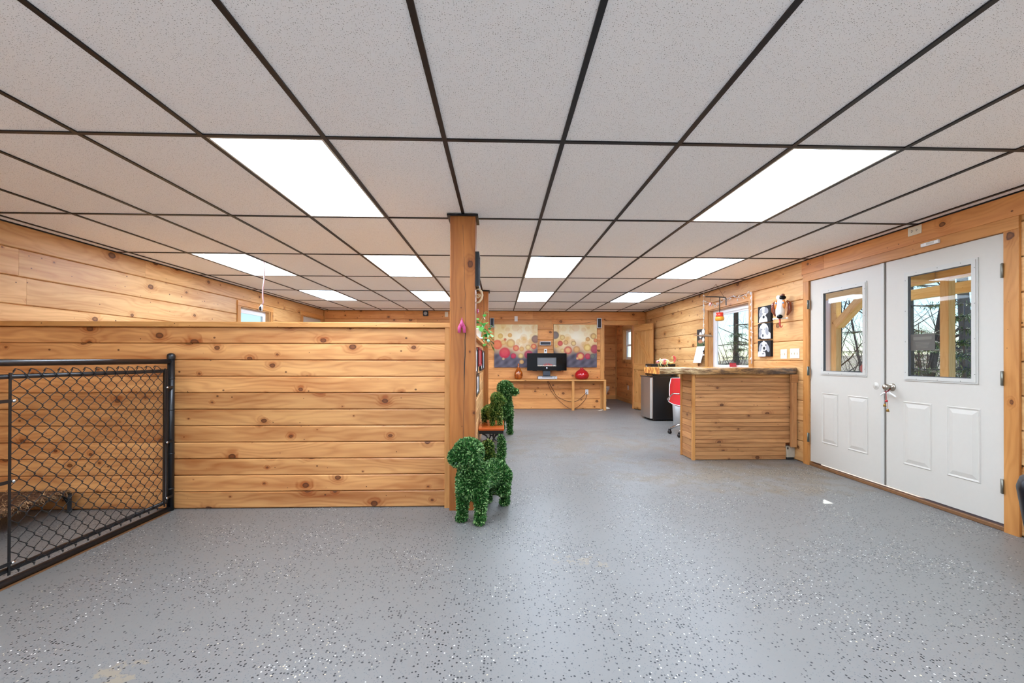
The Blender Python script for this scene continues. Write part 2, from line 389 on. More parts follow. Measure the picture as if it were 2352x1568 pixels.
def tag(o, label=None, cat=None, group=None, kind=None):
    if label: o['label'] = label
    if cat: o['category'] = cat
    if group: o['group'] = group
    if kind: o['kind'] = kind
    return o
def thing(name, label, cat, loc=(0, 0, 0), rz=0.0, group=None, kind=None):
    o = bpy.data.objects.new(name, None); o.empty_display_size = 0.1; COL.objects.link(o)
    o.location = loc; o.rotation_euler = (0, 0, rz); return tag(o, label, cat, group, kind)
def box(name, mat, parent, lo, hi, b=0.0, **kw):
    return MB().box(lo, hi, b).build(name, mat, parent, **kw)
def board(name, mat, parent, lo, hi, grain='x', b=0.003):
    """a wooden piece whose own x axis is its grain, so the wood pattern runs along it"""
    d = [hi[k] - lo[k] for k in range(3)]; cen = [(hi[k] + lo[k]) / 2 for k in range(3)]
    if grain == 'x': dims, rot = (d[0], d[1], d[2]), (0, 0, 0)
    elif grain == 'y': dims, rot = (d[1], d[0], d[2]), (0, 0, math.pi / 2)
    else: dims, rot = (d[2], d[1], d[0]), (0, -math.pi / 2, 0)
    hx_, hy_, hz_ = (q / 2 for q in dims); b = min(b, 0.45 * min(hy_, hz_) * 2); m = MB()
    if b <= 0: m.box((-hx_, -hy_, -hz_), (hx_, hy_, hz_))
    else: m.prism([(-hy_ + b, -hz_), (hy_ - b, -hz_), (hy_, -hz_ + b), (hy_, hz_ - b), (hy_ - b, hz_), (-hy_ + b, hz_), (-hy_, hz_ - b), (-hy_, -hz_ + b)], -hx_, hx_, 'x')
    return m.build(name, mat, parent, loc=cen, rot=rot)
def copy_tree(o, parent=None):
    c = o.copy(); COL.objects.link(c); c.parent = parent
    for ch in [q for q in o.children]: copy_tree(ch, c)
    return c

def plank_wall(root, axis, face, thick, u0, u1, rows, mat, openings=(), seg=3.4, rng=None, gap=0.0022, b=0.006):
    """horizontal planks. axis: the horizontal axis they run along; face, thick: plane and signed depth"""
    rng = rng or random.Random(3)
    lo_t, hi_t = min(face, face + thick), max(face, face + thick)
    def put(a, c, z0, z1):
        if c - a < 0.015 or z1 - z0 < 0.012: return
        if axis == 'x': board('plank', mat, root, (a, lo_t, z0 + gap), (c, hi_t, z1 - gap), 'x', b)
        else: board('plank', mat, root, (lo_t, a, z0 + gap), (hi_t, c, z1 - gap), 'y', b)
    for z0, z1 in rows:
        cuts = [(u0, u1)]
        for (a, c, oz0, oz1) in openings:
            if oz1 <= z0 + 0.004 or oz0 >= z1 - 0.004: continue
            nxt = []
            for (p, q) in cuts:
                if c <= p or a >= q: nxt.append((p, q)); continue
                if a > p: nxt.append((p, a))
                if c < q: nxt.append((c, q))
            cuts = nxt
            if oz0 > z0 + 0.012: put(max(a, u0), min(c, u1), z0, oz0)
            if oz1 < z1 - 0.012: put(max(a, u0), min(c, u1), oz1, z1)
        for (p, q) in cuts:
            x = p
            if q - p > seg * 1.25:
                x2 = p + rng.uniform(0.35, 0.95) * seg
                while q - x > seg * 1.1:
                    put(x, x2 - 0.0008, z0, z1); x = x2 + 0.0008; x2 = x + rng.uniform(0.7, 1.0) * seg
                    if q - x2 < 0.4: break
            put(x, q, z0, z1)

def slab_with_holes(name, axis, t0, t1, u0, u1, z0, z1, holes, mat):
    """wall backing built from boxes around its openings"""
    m = MB(); us = sorted({u0, u1, *[h[0] for h in holes], *[h[1] for h in holes]}); zs = sorted({z0, z1, *[h[2] for h in holes], *[h[3] for h in holes]})
    for i in range(len(us) - 1):
        for j in range(len(zs) - 1):
            cu, cz = (us[i] + us[i + 1]) / 2, (zs[j] + zs[j + 1]) / 2
            if any(h[0] < cu < h[1] and h[2] < cz < h[3] for h in holes): continue
            if axis == 'x': m.box((us[i], t0, zs[j]), (us[i + 1], t1, zs[j + 1]))
            else: m.box((t0, us[i], zs[j]), (t1, us[i + 1], zs[j + 1]))
    return m.build(name, mat)

# ================================================================== STRUCTURE
ZR = [0.005, 0.24, 0.472, 0.705, 0.936, 1.165, 1.395, 1.628, 1.865, 2.1, 2.302]
ROWS = list(zip(ZR[:-1], ZR[1:]))
YWR = 12.42     # washroom far wall
floor = box('floor', FLOOR, None, (XL - 0.14, YF - 0.1, -0.12), (XR + 0.13, YWR + 0.15, 0.0)); tag(floor, 'grey epoxy floor scattered with black and white flakes', 'floor', kind='structure')

# openings on the right wall (y0, y1, z0, z1)
DOOR = (2.785, 4.615, 0.0, 2.055); WIN1 = (5.76, 6.905, 0.99, 1.985); WIN3 = (11.0, 11.715, 1.155, 2.0)
wr = slab_with_holes('wall_right', 'y', XR + 0.018, XR + 0.13, YF, YWR, 0, ZC + 0.1, [DOOR, WIN1, WIN3], PINE_O)
tag(wr, 'honey pine plank wall with white double doors and window', 'wall', kind='structure')
plank_wall(wr, 'y', XR, 0.018, YF, YB, ROWS, PINE, [DOOR, WIN1], rng=random.Random(11))
plank_wall(wr, 'y', XR, 0.018, YB + 0.1, YWR, ROWS, PINE_O, [WIN3], rng=random.Random(12))
WIN2 = (6.745, 7.61, 0.95, 2.0); DOOR4 = (8.85, 9.77, 0.0, 2.07)
wl = slab_with_holes('wall_left', 'y', XL - 0.13, XL - 0.018, YF, YB + 0.1, 0, ZC + 0.1, [WIN2, DOOR4], PINE_O)
tag(wl, 'pale pine plank wall rising behind the partition', 'wall', kind='structure')
plank_wall(wl, 'y', XL, -0.018, YF, YB, ROWS, PINE, [WIN2, DOOR4], rng=random.Random(21), seg=3.6)
DOOR3 = (2.468, 3.185, 0.0, 1.99)
wbk = slab_with_holes('wall_back', 'x', YB + 0.018, YB + 0.1, XL, XR + 0.018, 0, ZC + 0.1, [DOOR3], PINE_O)
tag(wbk, 'amber pine plank end wall with two canvases', 'wall', kind='structure')
plank_wall(wbk, 'x', YB, 0.018, XL, XR, ROWS, PINE_O, [DOOR3], rng=random.Random(31), seg=3.9)
wf = slab_with_holes('wall_front', 'x', YF - 0.1, YF - 0.018, XL, XR, 0, ZC + 0.1, [], flat('bounce_white_paint', '#f4f4f2', 0.7, var=0.01))  # unseen wall, made white and set close to bounce light onto the ceiling
tag(wf, 'unseen wall behind the viewer, whitened to bounce light', 'wall', kind='structure')

# washroom shell
ww = box('wall_washroom_end', PINE_O, None, (1.6, YWR, 0), (XR + 0.13, YWR + 0.1, ZC)); tag(ww, 'pine plank end wall inside the washroom', 'wall', kind='structure')
plank_wall(ww, 'x', YWR - 0.018, 0.018, 1.7, XR, ROWS, PINE_O, [], rng=random.Random(51))
board('corner_trim', PINE_T, ww, (XR - 0.035, YWR - 0.045, 0.0), (XR, YWR - 0.018, 2.3), 'z')
ws = box('wall_washroom_side', PINE_O, None, (1.6, YB + 0.1, 0), (1.7, YWR, ZC)); tag(ws, 'pine side wall inside the washroom', 'wall', kind='structure')
for nm, lo, hi in [('baseboard_washroom_end', (1.7, YWR - 0.034, 0), (XR - 0.036, YWR - 0.019, 0.11)), ('baseboard_washroom_right', (XR - 0.015, YB + 0.1, 0), (XR - 0.001, YWR - 0.046, 0.11))]:
    tag(board(nm, PINE_T, None, lo, hi, 'x' if 'end' in nm else 'y'), 'low pine baseboard in the washroom ' + ('under the end wall' if 'end' in nm else 'under the small window'), 'baseboard', kind='structure')

# ------------------------------------------------------------------ ceiling: tiles in a black grid
ceil = box('ceiling', TILE, None, (XL - 0.13, YF - 0.1, ZC + 0.012), (XR + 0.13, YWR + 0.15, ZC + 0.1))
tag(ceil, 'white fissured tile drop ceiling in a black grid', 'ceiling', kind='structure')
LIGHTS = [(-2, 0), (3, 0)] + [(i, j) for j in (2, 4) for i in (-5, -2, 1, 4)] + [(i, -2) for i in (-5, -2, 1, 3)]  # last row is unseen, added behind the viewer to light the near end
cols = [XL] + [GX0 + TS * i for i in range(-6, 7)] + [XR]
rows_ = [YF] + [GY0 + TL * j for j in range(-2, 7)] + [YB]
tile_me = {}
for jj in range(len(rows_) - 1):
    for ii in range(len(cols) - 1):
        i = ii - 7; j = jj - 3
        if (i, j) in LIGHTS: continue
        w, l = cols[ii + 1] - cols[ii], rows_[jj + 1] - rows_[jj]; key = (round(w, 3), round(l, 3))
        if key not in tile_me:
            o = MB().box((-w / 2 + 0.002, -l / 2 + 0.002, 0.0), (w / 2 - 0.002, l / 2 - 0.002, 0.012)).build('ceiling_tile', TILE, ceil); tile_me[key] = o.data
        else:
            o = bpy.data.objects.new('ceiling_tile', tile_me[key]); COL.objects.link(o); o.parent = ceil
        o.location = ((cols[ii] + cols[ii + 1]) / 2, (rows_[jj] + rows_[jj + 1]) / 2, ZC)
TW = 0.0115
for x in cols[1:-1]: box('grid_tee', TEE, ceil, (x - TW, rows_[0], ZC - 0.007), (x + TW, YB - 0.001, ZC - 0.0005))
for y in rows_[:-1]:
    for ii in range(len(cols) - 1): box('cross_tee', TEE, ceil, (cols[ii] + TW + 0.0005, y - TW, ZC - 0.0066), (cols[ii + 1] - TW - 0.0005, y + TW, ZC - 0.0005))
for lo, hi in [((XL, rows_[0], ZC - 0.010), (XL + 0.012, YB, ZC - 0.0005)), ((XR - 0.012, rows_[0], ZC - 0.010), (XR, YB, ZC - 0.0005)), ((XL + 0.013, YB - 0.012, ZC - 0.010), (XR - 0.013, YB, ZC - 0.0005))]:
    box('wall_angle', TEE, ceil, lo, hi)

def emit_mat():
    t = NT('light_diffuser'); e = t.n('Emission'); e.inputs[0].default_value = (0.835, 0.975, 1.18, 1); e.inputs[1].default_value = PANEL_W
    t.t.links.new(e.outputs[0], t.out.inputs[0]); return t.m
EMIT = emit_mat()
lname = {(-2, 0): 'large bright ceiling panel nearest the viewer, left of the post', (3, 0): 'large bright ceiling panel nearest the double doors',
         (-5, 2): 'ceiling light panel nearest the left wall, above the hanging cord', (-2, 2): 'ceiling light panel left of the post in the middle row', (1, 2): 'ceiling light panel right of the post in the middle row', (4, 2): 'ceiling light panel in the middle row above the counter side',
         (-5, 4): 'small far ceiling panel near the left wall', (-2, 4): 'small far ceiling panel partly hidden behind the post', (1, 4): 'small far ceiling panel before the canvases', (4, 4): 'small far ceiling panel towards the washroom door'}
for (i, j) in LIGHTS:
    cx, cy = GX0 + TS * (i + 0.5), GY0 + TL * (j + 0.5); w, l = TS / 2 - TW - 0.001, TL / 2 - TW - 0.001
    t = thing('ceiling_light', lname.get((i, j), 'unseen ceiling panel added behind the viewer, ' + {-5: 'nearest the left wall', -2: 'second from the left wall', 1: 'second from the doors', 3: 'nearest the door wall'}.get(i, '')), 'light', (cx, cy, ZC), group='ceiling light panels')
    f = 0.012; m = MB()
    for lo, hi in [((-w, -l, -0.006), (w, -l + f, 0.008)), ((-w, l - f, -0.006), (w, l, 0.008)), ((-w, -l + f, -0.006), (-w + f, l - f, 0.008)), ((w - f, -l + f, -0.006), (w, l - f, 0.008))]: m.box(lo, hi)
    m.build('frame', LITE, t)
    box('diffuser', EMIT, t, (-w + f, -l + f, -0.002), (w - f, l - f, 0.006))

# ------------------------------------------------------------------ posts
def post(name, label, x0, x1, y0, y1):
    t = thing(name, label, 'post', ((x0 + x1) / 2, (y0 + y1) / 2, 0)); w, d = (x1 - x0) / 2, (y1 - y0) / 2
    board('timber', FIR, t, (-w, -d, 0.0), (w, d, ZC - 0.008), 'z', 0.006)
    m = MB(); f = 0.022
    for lo, hi in [((-w - f, -d - f, ZC - 0.019), (w + f, -d - 0.001, ZC - 0.008)), ((-w - f, d + 0.001, ZC - 0.019), (w + f, d + f, ZC - 0.008)), ((-w - f, -d - 0.001, ZC - 0.019), (-w - 0.001, d + 0.001, ZC - 0.008)), ((w + 0.001, -d - 0.001, ZC - 0.019), (w + f, d + 0.001, ZC - 0.008))]: m.box(lo, hi)
    m.build('ceiling_collar', TEE, t); return t
p1 = post('timber_post', 'square fir timber post at the end of the partition', -0.385, -0.189, 3.294, 3.49)
# the long drying crack of the near post, a dark cleft sunk in its face
rc = random.Random(5); pts = []
z = 0.0; x = 0.0
while z < 2.27:
    pts.append((x + 0.004, -0.0975, z)); z += 0.06; x = -0.012 + 0.032 * (z / 1.5) ** 0.7 * (1 if z < 1.5 else max(0.25, 1 - (z - 1.5) * 1.1)) + rc.uniform(-0.002, 0.002)
MB().tube(pts, [0.0028 + 0.0016 * math.sin(k * 0.4) if k < 24 else 0.0014 for k in range(len(pts))], 5).build('drying_crack', DARKSLOT, p1)
p2 = post('timber_post', 'fir timber post further back beyond the trailing plant', -0.385, -0.182, 6.95, 7.15)
MB().tube([(0.02 + 0.01 * math.sin(k), -0.1, 0.1 * k) for k in range(23)], 0.0022, 5).build('drying_crack', DARKSLOT, p2)

# ------------------------------------------------------------------ partition facing the viewer
YP = 3.38
wp = box('wall_partition', PINE_P, None, (XL + 0.001, YP + 0.018, 0.0), (-0.386, YP + 0.11, 1.42)); tag(wp, 'chest-high partition of knotty pine planks', 'wall', kind='structure')
zr = [0.004 + 0.1289 * k for k in range(12)]
for k in range(11): board('plank', PINE_P, wp, (XL + 0.002, YP, zr[k] + 0.002), (-0.432, YP + 0.018, zr[k + 1] - 0.002), 'x', 0.0065)
board('plank_cap', PINE_T, wp, (XL + 0.002, YP - 0.03, 1.421), (-0.3865, YP + 0.14, 1.461), 'x', 0.004)
board('end_trim', PINE_T, wp, (-0.431, YP - 0.024, 0.0), (-0.3865, YP + 0.018, 1.4205), 'z', 0.003)
for k in range(11): board('plank', PINE, wp, (XL + 0.002, YP + 0.11, zr[k] + 0.001), (-0.3865, YP + 0.128, zr[k + 1] - 0.001), 'x', 0.005)
# half wall between the two posts
XH = -0.268
wh = box('wall_half', PINE, None, (-0.37, 3.4905, 0.0), (XH - 0.016, 6.9495, 1.37)); tag(wh, 'half-height pine wall between the two posts', 'wall', kind='structure')
zz = [0.004 + 0.1375 * k for k in range(11)]
for k in range(10): board('plank', PINE, wh, (XH - 0.016, 3.4905, zz[k] + 0.001), (XH, 6.91, zz[k + 1] - 0.001), 'y', 0.005)
for k in range(10): board('plank', PINE, wh, (-0.386, 3.4905, zz[k] + 0.001), (-0.37, 6.9495, zz[k + 1] - 0.001), 'y', 0.005)
board('plank_cap', PINE_T, wh, (-0.40, 3.4905, 1.3805), (XH + 0.045, 6.9495, 1.415), 'y', 0.004)
board('end_trim', PINE_T, wh, (XH - 0.016, 6.911, 0.0), (XH + 0.012, 6.9495, 1.38), 'z', 0.003)

# ------------------------------------------------------------------ trims
def casing(name, label, axis, face, proud, y0, y1, z0, z1, w, mat=PINE_T, sill=False):
    """frame of boards around an opening; axis y: on a wall at x=face (proud signed)"""
    t = thing(name, label, 'trim', kind='structure'); a, b = sorted((face, face + proud))
    def P(u0, u1, q0, q1, g):
        lo, hi = ((a, u0, q0), (b, u1, q1)) if axis == 'y' else ((u0, a, q0), (u1, b, q1))
        board('trim_board', mat, t, lo, hi, g, 0.003)
    P(y0 - w, y0, z0, z1 - 0.0005, 'z'); P(y1, y1 + w, z0, z1 - 0.0005, 'z'); P(y0 - w, y1 + w, z1, z1 + w, axis)
    if sill: P(y0 - w, y1 + w, z0 - w, z0 - 0.0005, axis)
    return t
t1 = casing('trim_1', 'amber wood casing around the white double doors', 'y', XR, -0.02, 2.788, 4.612, 0.0, 2.053, 0.088, mat=CASE)
board('trim_board', PINE_O, t1, (XR - 0.012, 2.6, 2.1415), (XR, 4.4, ZC - 0.011), 'y'); board('trim_board', PINE_O, t1, (XR - 0.012, 4.402, 2.1415), (XR, 4.73, ZC - 0.011), 'y')
casing('trim_2', 'pine casing around the window behind the counter', 'y', XR, -0.018, 5.755, 6.905, 0.99, 1.985, 0.095, sill=True)
casing('trim_3', 'pine casing around the small left wall window', 'y', XL, 0.018, 6.745, 7.61, 0.95, 2.0, 0.08, sill=True)
casing('trim_4', 'pine casing around the white door by the left wall corner', 'y', XL, 0.018, 8.85, 9.77, 0.0, 2.072, 0.085)
casing('trim_5', 'pine casing around the washroom doorway', 'x', YB, -0.018, 2.468, 3.185, 0.0, 1.99, 0.09)
casing('trim_6', 'pine casing around the narrow washroom window', 'y', XR, -0.016, 11.0, 11.715, 1.155, 2.0, 0.085, sill=True)
for n, (lab, lo, hi) in enumerate([('slim pine corner strip in the back right corner', (XR - 0.03, YB - 0.03, 0.0), (XR - 0.0005, YB - 0.0005, ZC - 0.011)), ('slim pine corner strip in the back left corner', (XL + 0.0005, YB - 0.03, 0.0), (XL + 0.03, YB - 0.0005, ZC - 0.011))]):
    tag(board('trim_%d' % (7 + n), PINE_T, None, lo, hi, 'z'), lab, 'trim', kind='structure')
# jamb linings
def lining(name, label, x0, x1, y0, y1, z0, z1, th=0.014, bottom=True, mat=PINE):
    t = thing(name, label, 'trim', kind='structure')
    board('jamb_board', mat, t, (x0, y0, z0), (x1, y0 + th, z1), 'z', 0.001); board('jamb_board', mat, t, (x0, y1 - th, z0), (x1, y1, z1), 'z', 0.001)
    board('jamb_board', mat, t, (x0, y0 + th, z1 - th), (x1, y1 - th, z1), 'y', 0.001)
    if bottom: board('jamb_board', mat, t, (x0, y0 + th, z0), (x1, y1 - th, z0 + th), 'y', 0.001)
lining('trim_9', 'pale pine reveal of the window behind the counter', XR, XR + 0.129, *WIN1)
lining('trim_10', 'pine reveal of the small left wall window', XL - 0.129, XL, *WIN2)
lining('trim_11', 'pale pine reveal of the washroom window', XR, XR + 0.129, *WIN3)
lining('trim_12', 'pine reveal of the white door by the left wall', XL - 0.129, XL, *DOOR4, bottom=False)
t13 = thing('trim_13', 'pine reveal of the washroom doorway', 'trim', kind='structure')
board('jamb_board', PINE_O, t13, (2.468, YB, 0), (2.482, YB + 0.1, 1.99), 'z', 0.001); board('jamb_board', PINE_O, t13, (3.171, YB, 0), (3.185, YB + 0.1, 1.99), 'z', 0.001); board('jamb_board', PINE_O, t13, (2.482, YB, 1.976), (3.171, YB + 0.1, 1.99), 'x', 0.001)
th = box('trim_14', THRESH, None, (XR - 0.012, 2.79, 0.0), (XR + 0.13, 4.61, 0.03), 0.004); tag(th, 'worn brown wood threshold under the double doors', 'threshold', kind='structure')

# ------------------------------------------------------------------ windows (vinyl sash units in wall openings)
def window(name, label, xa, xb, y0, y1, z0, z1, fr=0.045, rail=None):
    t = thing(name, label, 'window', kind='structure'); m = MB()
    m.box((xa, y0, z0), (xb, y0 + fr, z1)); m.box((xa, y1 - fr, z0), (xb, y1, z1)); m.box((xa, y0 + fr, z0), (xb, y1 - fr, z0 + fr)); m.box((xa, y0 + fr, z1 - fr), (xb, y1 - fr, z1)); m.build('window_frame', VINYL, t)
    xm = (xa + xb) / 2; s = 0.028; a, b = y0 + fr, y1 - fr; q0, q1 = z0 + fr, z1 - fr
    parts = [(q0, q1)] if rail is None else [(q0, rail), (rail, q1)]
    for k, (c, d) in enumerate(parts):
        xs = xm + (0.012 if k else -0.012) * (rail is not None); m = MB()
        m.box((xs - 0.012, a, c), (xs + 0.012, a + s, d)); m.box((xs - 0.012, b - s, c), (xs + 0.012, b, d)); m.box((xs - 0.012, a + s, c), (xs + 0.012, b - s, c + s)); m.box((xs - 0.012, a + s, d - s), (xs + 0.012, b - s, d)); m.build('sash', VINYL, t)
        box('pane', GLASS, t, (xs - 0.002, a + s, c + s), (xs + 0.002, b - s, d - s))
    return t
window('window_1', 'bright window behind the counter showing a conifer', XR + 0.07, XR + 0.125, WIN1[0] + 0.014, WIN1[1] - 0.014, WIN1[2] + 0.014, WIN1[3] - 0.014, fr=0.06)
window('window_2', 'small white window high on the left wall', XL - 0.125, XL - 0.07, WIN2[0] + 0.014, WIN2[1] - 0.014, WIN2[2] + 0.014, WIN2[3] - 0.014, fr=0.05, rail=1.5)
window('window_3', 'narrow bright window inside the washroom', XR + 0.07, XR + 0.125, WIN3[0] + 0.014, WIN3[1] - 0.014, WIN3[2] + 0.014, WIN3[3] - 0.014, fr=0.04, rail=1.56)

# ------------------------------------------------------------------ doors
def raised_panel(parent, x, y0, y1, z0, z1):
    loops = [(0.0, 0.0), (0.006, 0.006), (0.018, 0.001), (0.05, 0.008), (0.056, 0.008)]
    vs = []; fs = []
    for ins, h in loops: vs += [(x - h, y0 + ins, z0 + ins), (x - h, y1 - ins, z0 + ins), (x - h, y1 - ins, z1 - ins), (x - h, y0 + ins, z1 - ins)]
    for i in range(len(loops) - 1):
        for k in range(4): l = (k + 1) % 4; fs.append((i * 4 + l, i * 4 + k, i * 4 + 4 + k, i * 4 + 4 + l))
    n = 4 * (len(loops) - 1); fs.append((n + 3, n + 2, n + 1, n))
    MB().add(vs, fs).build('raised_panel', WHITE, parent)
def steel_door(name, label, y0, y1, gy0, gy1, gz0, gz1, panels, hinge_y, tail=0.0):
    xa, xb, z0, z1 = XR + 0.002, XR + 0.044, 0.048, 2.05
    t = thing(name, label, 'door', kind='structure'); m = MB()
    m.box((xa, y0, z0), (xb, gy0, z1)); m.box((xa, gy1, z0), (xb, y1, z1)); m.box((xa, gy0, z0), (xb, gy1, gz0)); m.box((xa, gy0, gz1), (xb, gy1, z1)); m.build('slab', WHITE, t)
    f = 0.04; m = MB()                                   # moulded lite frame with a stepped section
    for d, e in ((0.0, 0.007), (0.012, 0.012)):
        a0, a1, c0, c1 = gy0 - 0.012 + d, gy1 + 0.012 - d, gz0 - 0.012 + d, gz1 + 0.012 - d; w = f - d
        m.box((xa - e, a0, c0), (xa, a0 + w, c1)); m.box((xa - e, a1 - w, c0), (xa, a1, c1)); m.box((xa - e, a0 + w, c0), (xa, a1 - w, c0 + w)); m.box((xa - e, a0 + w, c1 - w), (xa, a1 - w, c1))
    fr = m.build('lite_frame', LITE, t)
    sc = MB()
    for k in range(4):
        for yy in (gy0 + 0.006, gy1 - 0.006): sc.lathe([(0.0, -0.0128), (0.0035, -0.0125), (0.004, -0.0115)], 8, (xa, yy, gz0 + 0.06 + k * (gz1 - gz0 - 0.12) / 3), 'x')
    for k in range(3):
        for q in (gz0 + 0.006, gz1 - 0.006): sc.lathe([(0.0, -0.0128), (0.0035, -0.0125), (0.004, -0.0115)], 8, (xa, gy0 + 0.1 + k * (gy1 - gy0 - 0.2) / 2, q), 'x')
    sc.build('screw_cap', HINGE, fr)['kind'] = 'stuff'
    box('pane', GLASS, t, (xa + 0.012, gy0, gz0), (xa + 0.018, gy1, gz1)); a0, a1, c0, c1 = gy0 + 0.0285, gy1 - 0.0285, gz0 + 0.0285, gz1 - 0.0285; w = 0.005; m = MB()
    m.box((xa - 0.004, a0, c0), (xa + 0.011, a0 + w, c1)); m.box((xa - 0.004, a1 - w, c0), (xa + 0.011, a1, c1)); m.box((xa - 0.004, a0 + w, c0), (xa + 0.011, a1 - w, c0 + w)); m.box((xa - 0.004, a0 + w, c1 - w), (xa + 0.011, a1 - w, c1)); m.build('gasket', flat('grey_gasket', '#55575a', 0.6), t)
    for (a, b_) in panels: raised_panel(t, xa, a, b_, 0.283, 0.822)
    for z in (0.31, 1.05, 1.79):
        m = MB(); m.tube([(XR - 0.0285, hinge_y, z - 0.05), (XR - 0.0285, hinge_y, z + 0.05)], 0.006, 8); sg = 1 if hinge_y < 3.5 else -1
        m.box((XR - 0.022, hinge_y - 0.001 if sg > 0 else hinge_y - 0.018, z - 0.049), (XR - 0.0195, hinge_y + 0.018 if sg > 0 else hinge_y + 0.001, z + 0.049))
        m.build('hinge', HINGE, t)
    return t
d1 = steel_door('door_1', 'white half-glazed door leaf nearer the counter', 3.7, 4.61, 3.895, 4.44, 1.025, 1.91, [(4.225, 4.447), (3.872, 4.105)], 4.614)
d2 = steel_door('door_2', 'white half-glazed door leaf with the knob', 2.79, 3.688, 2.965, 3.503, 1.01, 1.91, [(3.287, 3.528), (2.94, 3.174)], 2.786)
board('astragal', LITE, d1, (XR - 0.008, 3.7, 0.05), (XR + 0.002, 3.732, 2.05), 'z', 0.003)
box('weatherstrip', flat('weatherstrip', '#6f665c', 0.8), d1, (XR - 0.0015, 3.6885, 0.05), (XR + 0.03, 3.6995, 2.05)); box('weatherstrip', flat('weatherstrip', '#6f665c', 0.8), d1, (XR - 0.0005, 3.7325, 0.05), (XR + 0.0018, 3.7355, 2.05))
MB().lathe([(0.0, -0.004), (0.003, -0.004), (0.0035, -0.0028), (0.03, -0.0025), (0.033, -0.001), (0.033, 0.0)], 24, (XR + 0.002, 3.79, 0.935), 'x').build('blank_plate', WHITE, d1)
kn = MB(); kn.lathe([(0.034, 0.0), (0.034, -0.006), (0.026, -0.012), (0.012, -0.014), (0.011, -0.034), (0.02, -0.042), (0.028, -0.055), (0.027, -0.068), (0.016, -0.078), (0.0, -0.08)], 24, (XR + 0.002, 3.628, 0.935), 'x'); kn.build('knob', NICKEL, d2)
m = MB(); m.prism([(3.27 + a, b_) for a, b_ in [(0, 1.253), (0.2, 1.253), (0.2, 1.39), (0, 1.39)]], XR + 0.0095, XR + 0.0115, 'x'); sg = m.build('window_sign', SIGNB, d2)
# the lettering on the sign reads from outside, so it shows mirrored and faint from in here
def text_obj(name, body, size, mat, parent, loc, rot, depth=0.0004, align='CENTER'):
    cu = bpy.data.curves.new(name, 'FONT'); cu.body = body; cu.size = size; cu.extrude = depth; cu.align_x = align; cu.align_y = 'CENTER'; cu.resolution_u = 2
    o = bpy.data.objects.new(name, cu); COL.objects.link(o); dg = bpy.context.evaluated_depsgraph_get(); me = bpy.data.meshes.new_from_object(o.evaluated_get(dg)); bpy.data.objects.remove(o)
    me.materials.clear(); me.materials.append(mat); o = bpy.data.objects.new(name, me); COL.objects.link(o); o.parent = parent; o.location = loc; o.rotation_euler = rot; return o
box('faint_heading', SIGND, sg, (XR + 0.0090, 3.295, 1.342), (XR + 0.0095, 3.445, 1.366))
for k in range(5): box('print_line', SIGND, sg, (XR + 0.0090, 3.31 + 0.004 * k, 1.318 - 0.011 * k), (XR + 0.0095, 3.43 - 0.003 * k, 1.322 - 0.011 * k))
MB().prism([(3.941 + 0.037 * math.cos(R_(22.5 + 45 * k)), 1.092 + 0.04 * math.sin(R_(22.5 + 45 * k))) for k in range(8)], XR + 0.0095, XR + 0.0112, 'x').build('octagon_sticker', STICK, d1)
# plank door of the washroom, swung open into the room
ang = math.atan2(9.23 - 9.9, 3.385 - 3.185)
d3 = thing('door_3', 'open plank door with diagonal brace at the washroom', 'door', (3.19, 9.88, 0.0), ang, kind='structure')
for k in range(5): board('door_plank', PINE_T, d3, (0.002 + k * 0.138, 0.0, 0.012), (0.138 + k * 0.138, 0.022, 1.985), 'z', 0.004)
for z in (0.03, 0.93, 1.83): board('ledge', PINE_T, d3, (0.0, -0.02, z), (0.69, -0.0005, z + 0.14), 'x', 0.004)
for z0, z1 in ((0.17, 0.93), (1.07, 1.83)):
    L = math.hypot(0.56, z1 - z0); o = MB().box((-L / 2, -0.0095, -0.045), (L / 2, 0.0095, 0.045), 0.004).build('brace', PINE_T, d3, loc=(0.345, -0.0105, (z0 + z1) / 2)); o.rotation_euler = (0, math.atan2(z1 - z0, 0.56), 0)
box('latch', BLACKM, d3, (0.60, -0.032, 1.0), (0.67, -0.0205, 1.02)); MB().lathe([(0, 0.045), (0.012, 0.043), (0.024, 0.03), (0.026, 0.02), (0.012, 0.008), (0.012, 0.0)], 14, (0.66, -0.066, 0.16), 'y').build('door_stop', WHITEC, d3)
d4 = thing('door_4', 'white door top showing beyond the partition', 'door', kind='structure')
box('slab', WHITE, d4, (XL - 0.06, 8.866, 0.01), (XL - 0.02, 9.754, 2.054))
for a, b_ in ((8.97, 9.27), (9.35, 9.65)): raised = box('raised_panel', WHITE, d4, (XL - 0.0205, a, 0.2), (XL - 0.012, b_, 0.9), 0.006)

# ================================================================== RECEPTION COUNTER
YC = 4.866
ct = thing('reception_counter', 'reception counter clad in narrow wood slats under the slab', 'counter', (0, 0, 0))
board('carcass', SLAT, ct, (2.285, YC + 0.024, 0.02), (3.36, YC + 0.27, 0.995), 'x', 0.002)
board('carcass', SLAT, ct, (3.36, YC + 0.024, 0.19), (3.44, YC + 0.27, 0.995), 'x', 0.002)
rs = random.Random(8); z = 0.004; zs = [0.004]
hs = [0.048 + rs.uniform(-0.004, 0.005) for _ in range(20)]; k = 0.958 / sum(hs); hs = [h * k for h in hs]
for i, h in enumerate(hs):
    d = rs.uniform(-0.006, 0.005)
    board('slat', SLAT, ct, (2.288, YC + d, z + 0.0016), (3.368 if i < 4 else 3.435, YC + 0.022, z + h - 0.0016), 'x', 0.002); z += h
board('top_rail', PINE_T, ct, (2.288, YC - 0.012, 0.964), (3.40, YC + 0.022, 1.003), 'x', 0.003)
board('corner_post', PINE_T, ct, (2.252, YC - 0.008, 0.0), (2.2875, YC + 0.024, 1.003), 'z', 0.004)
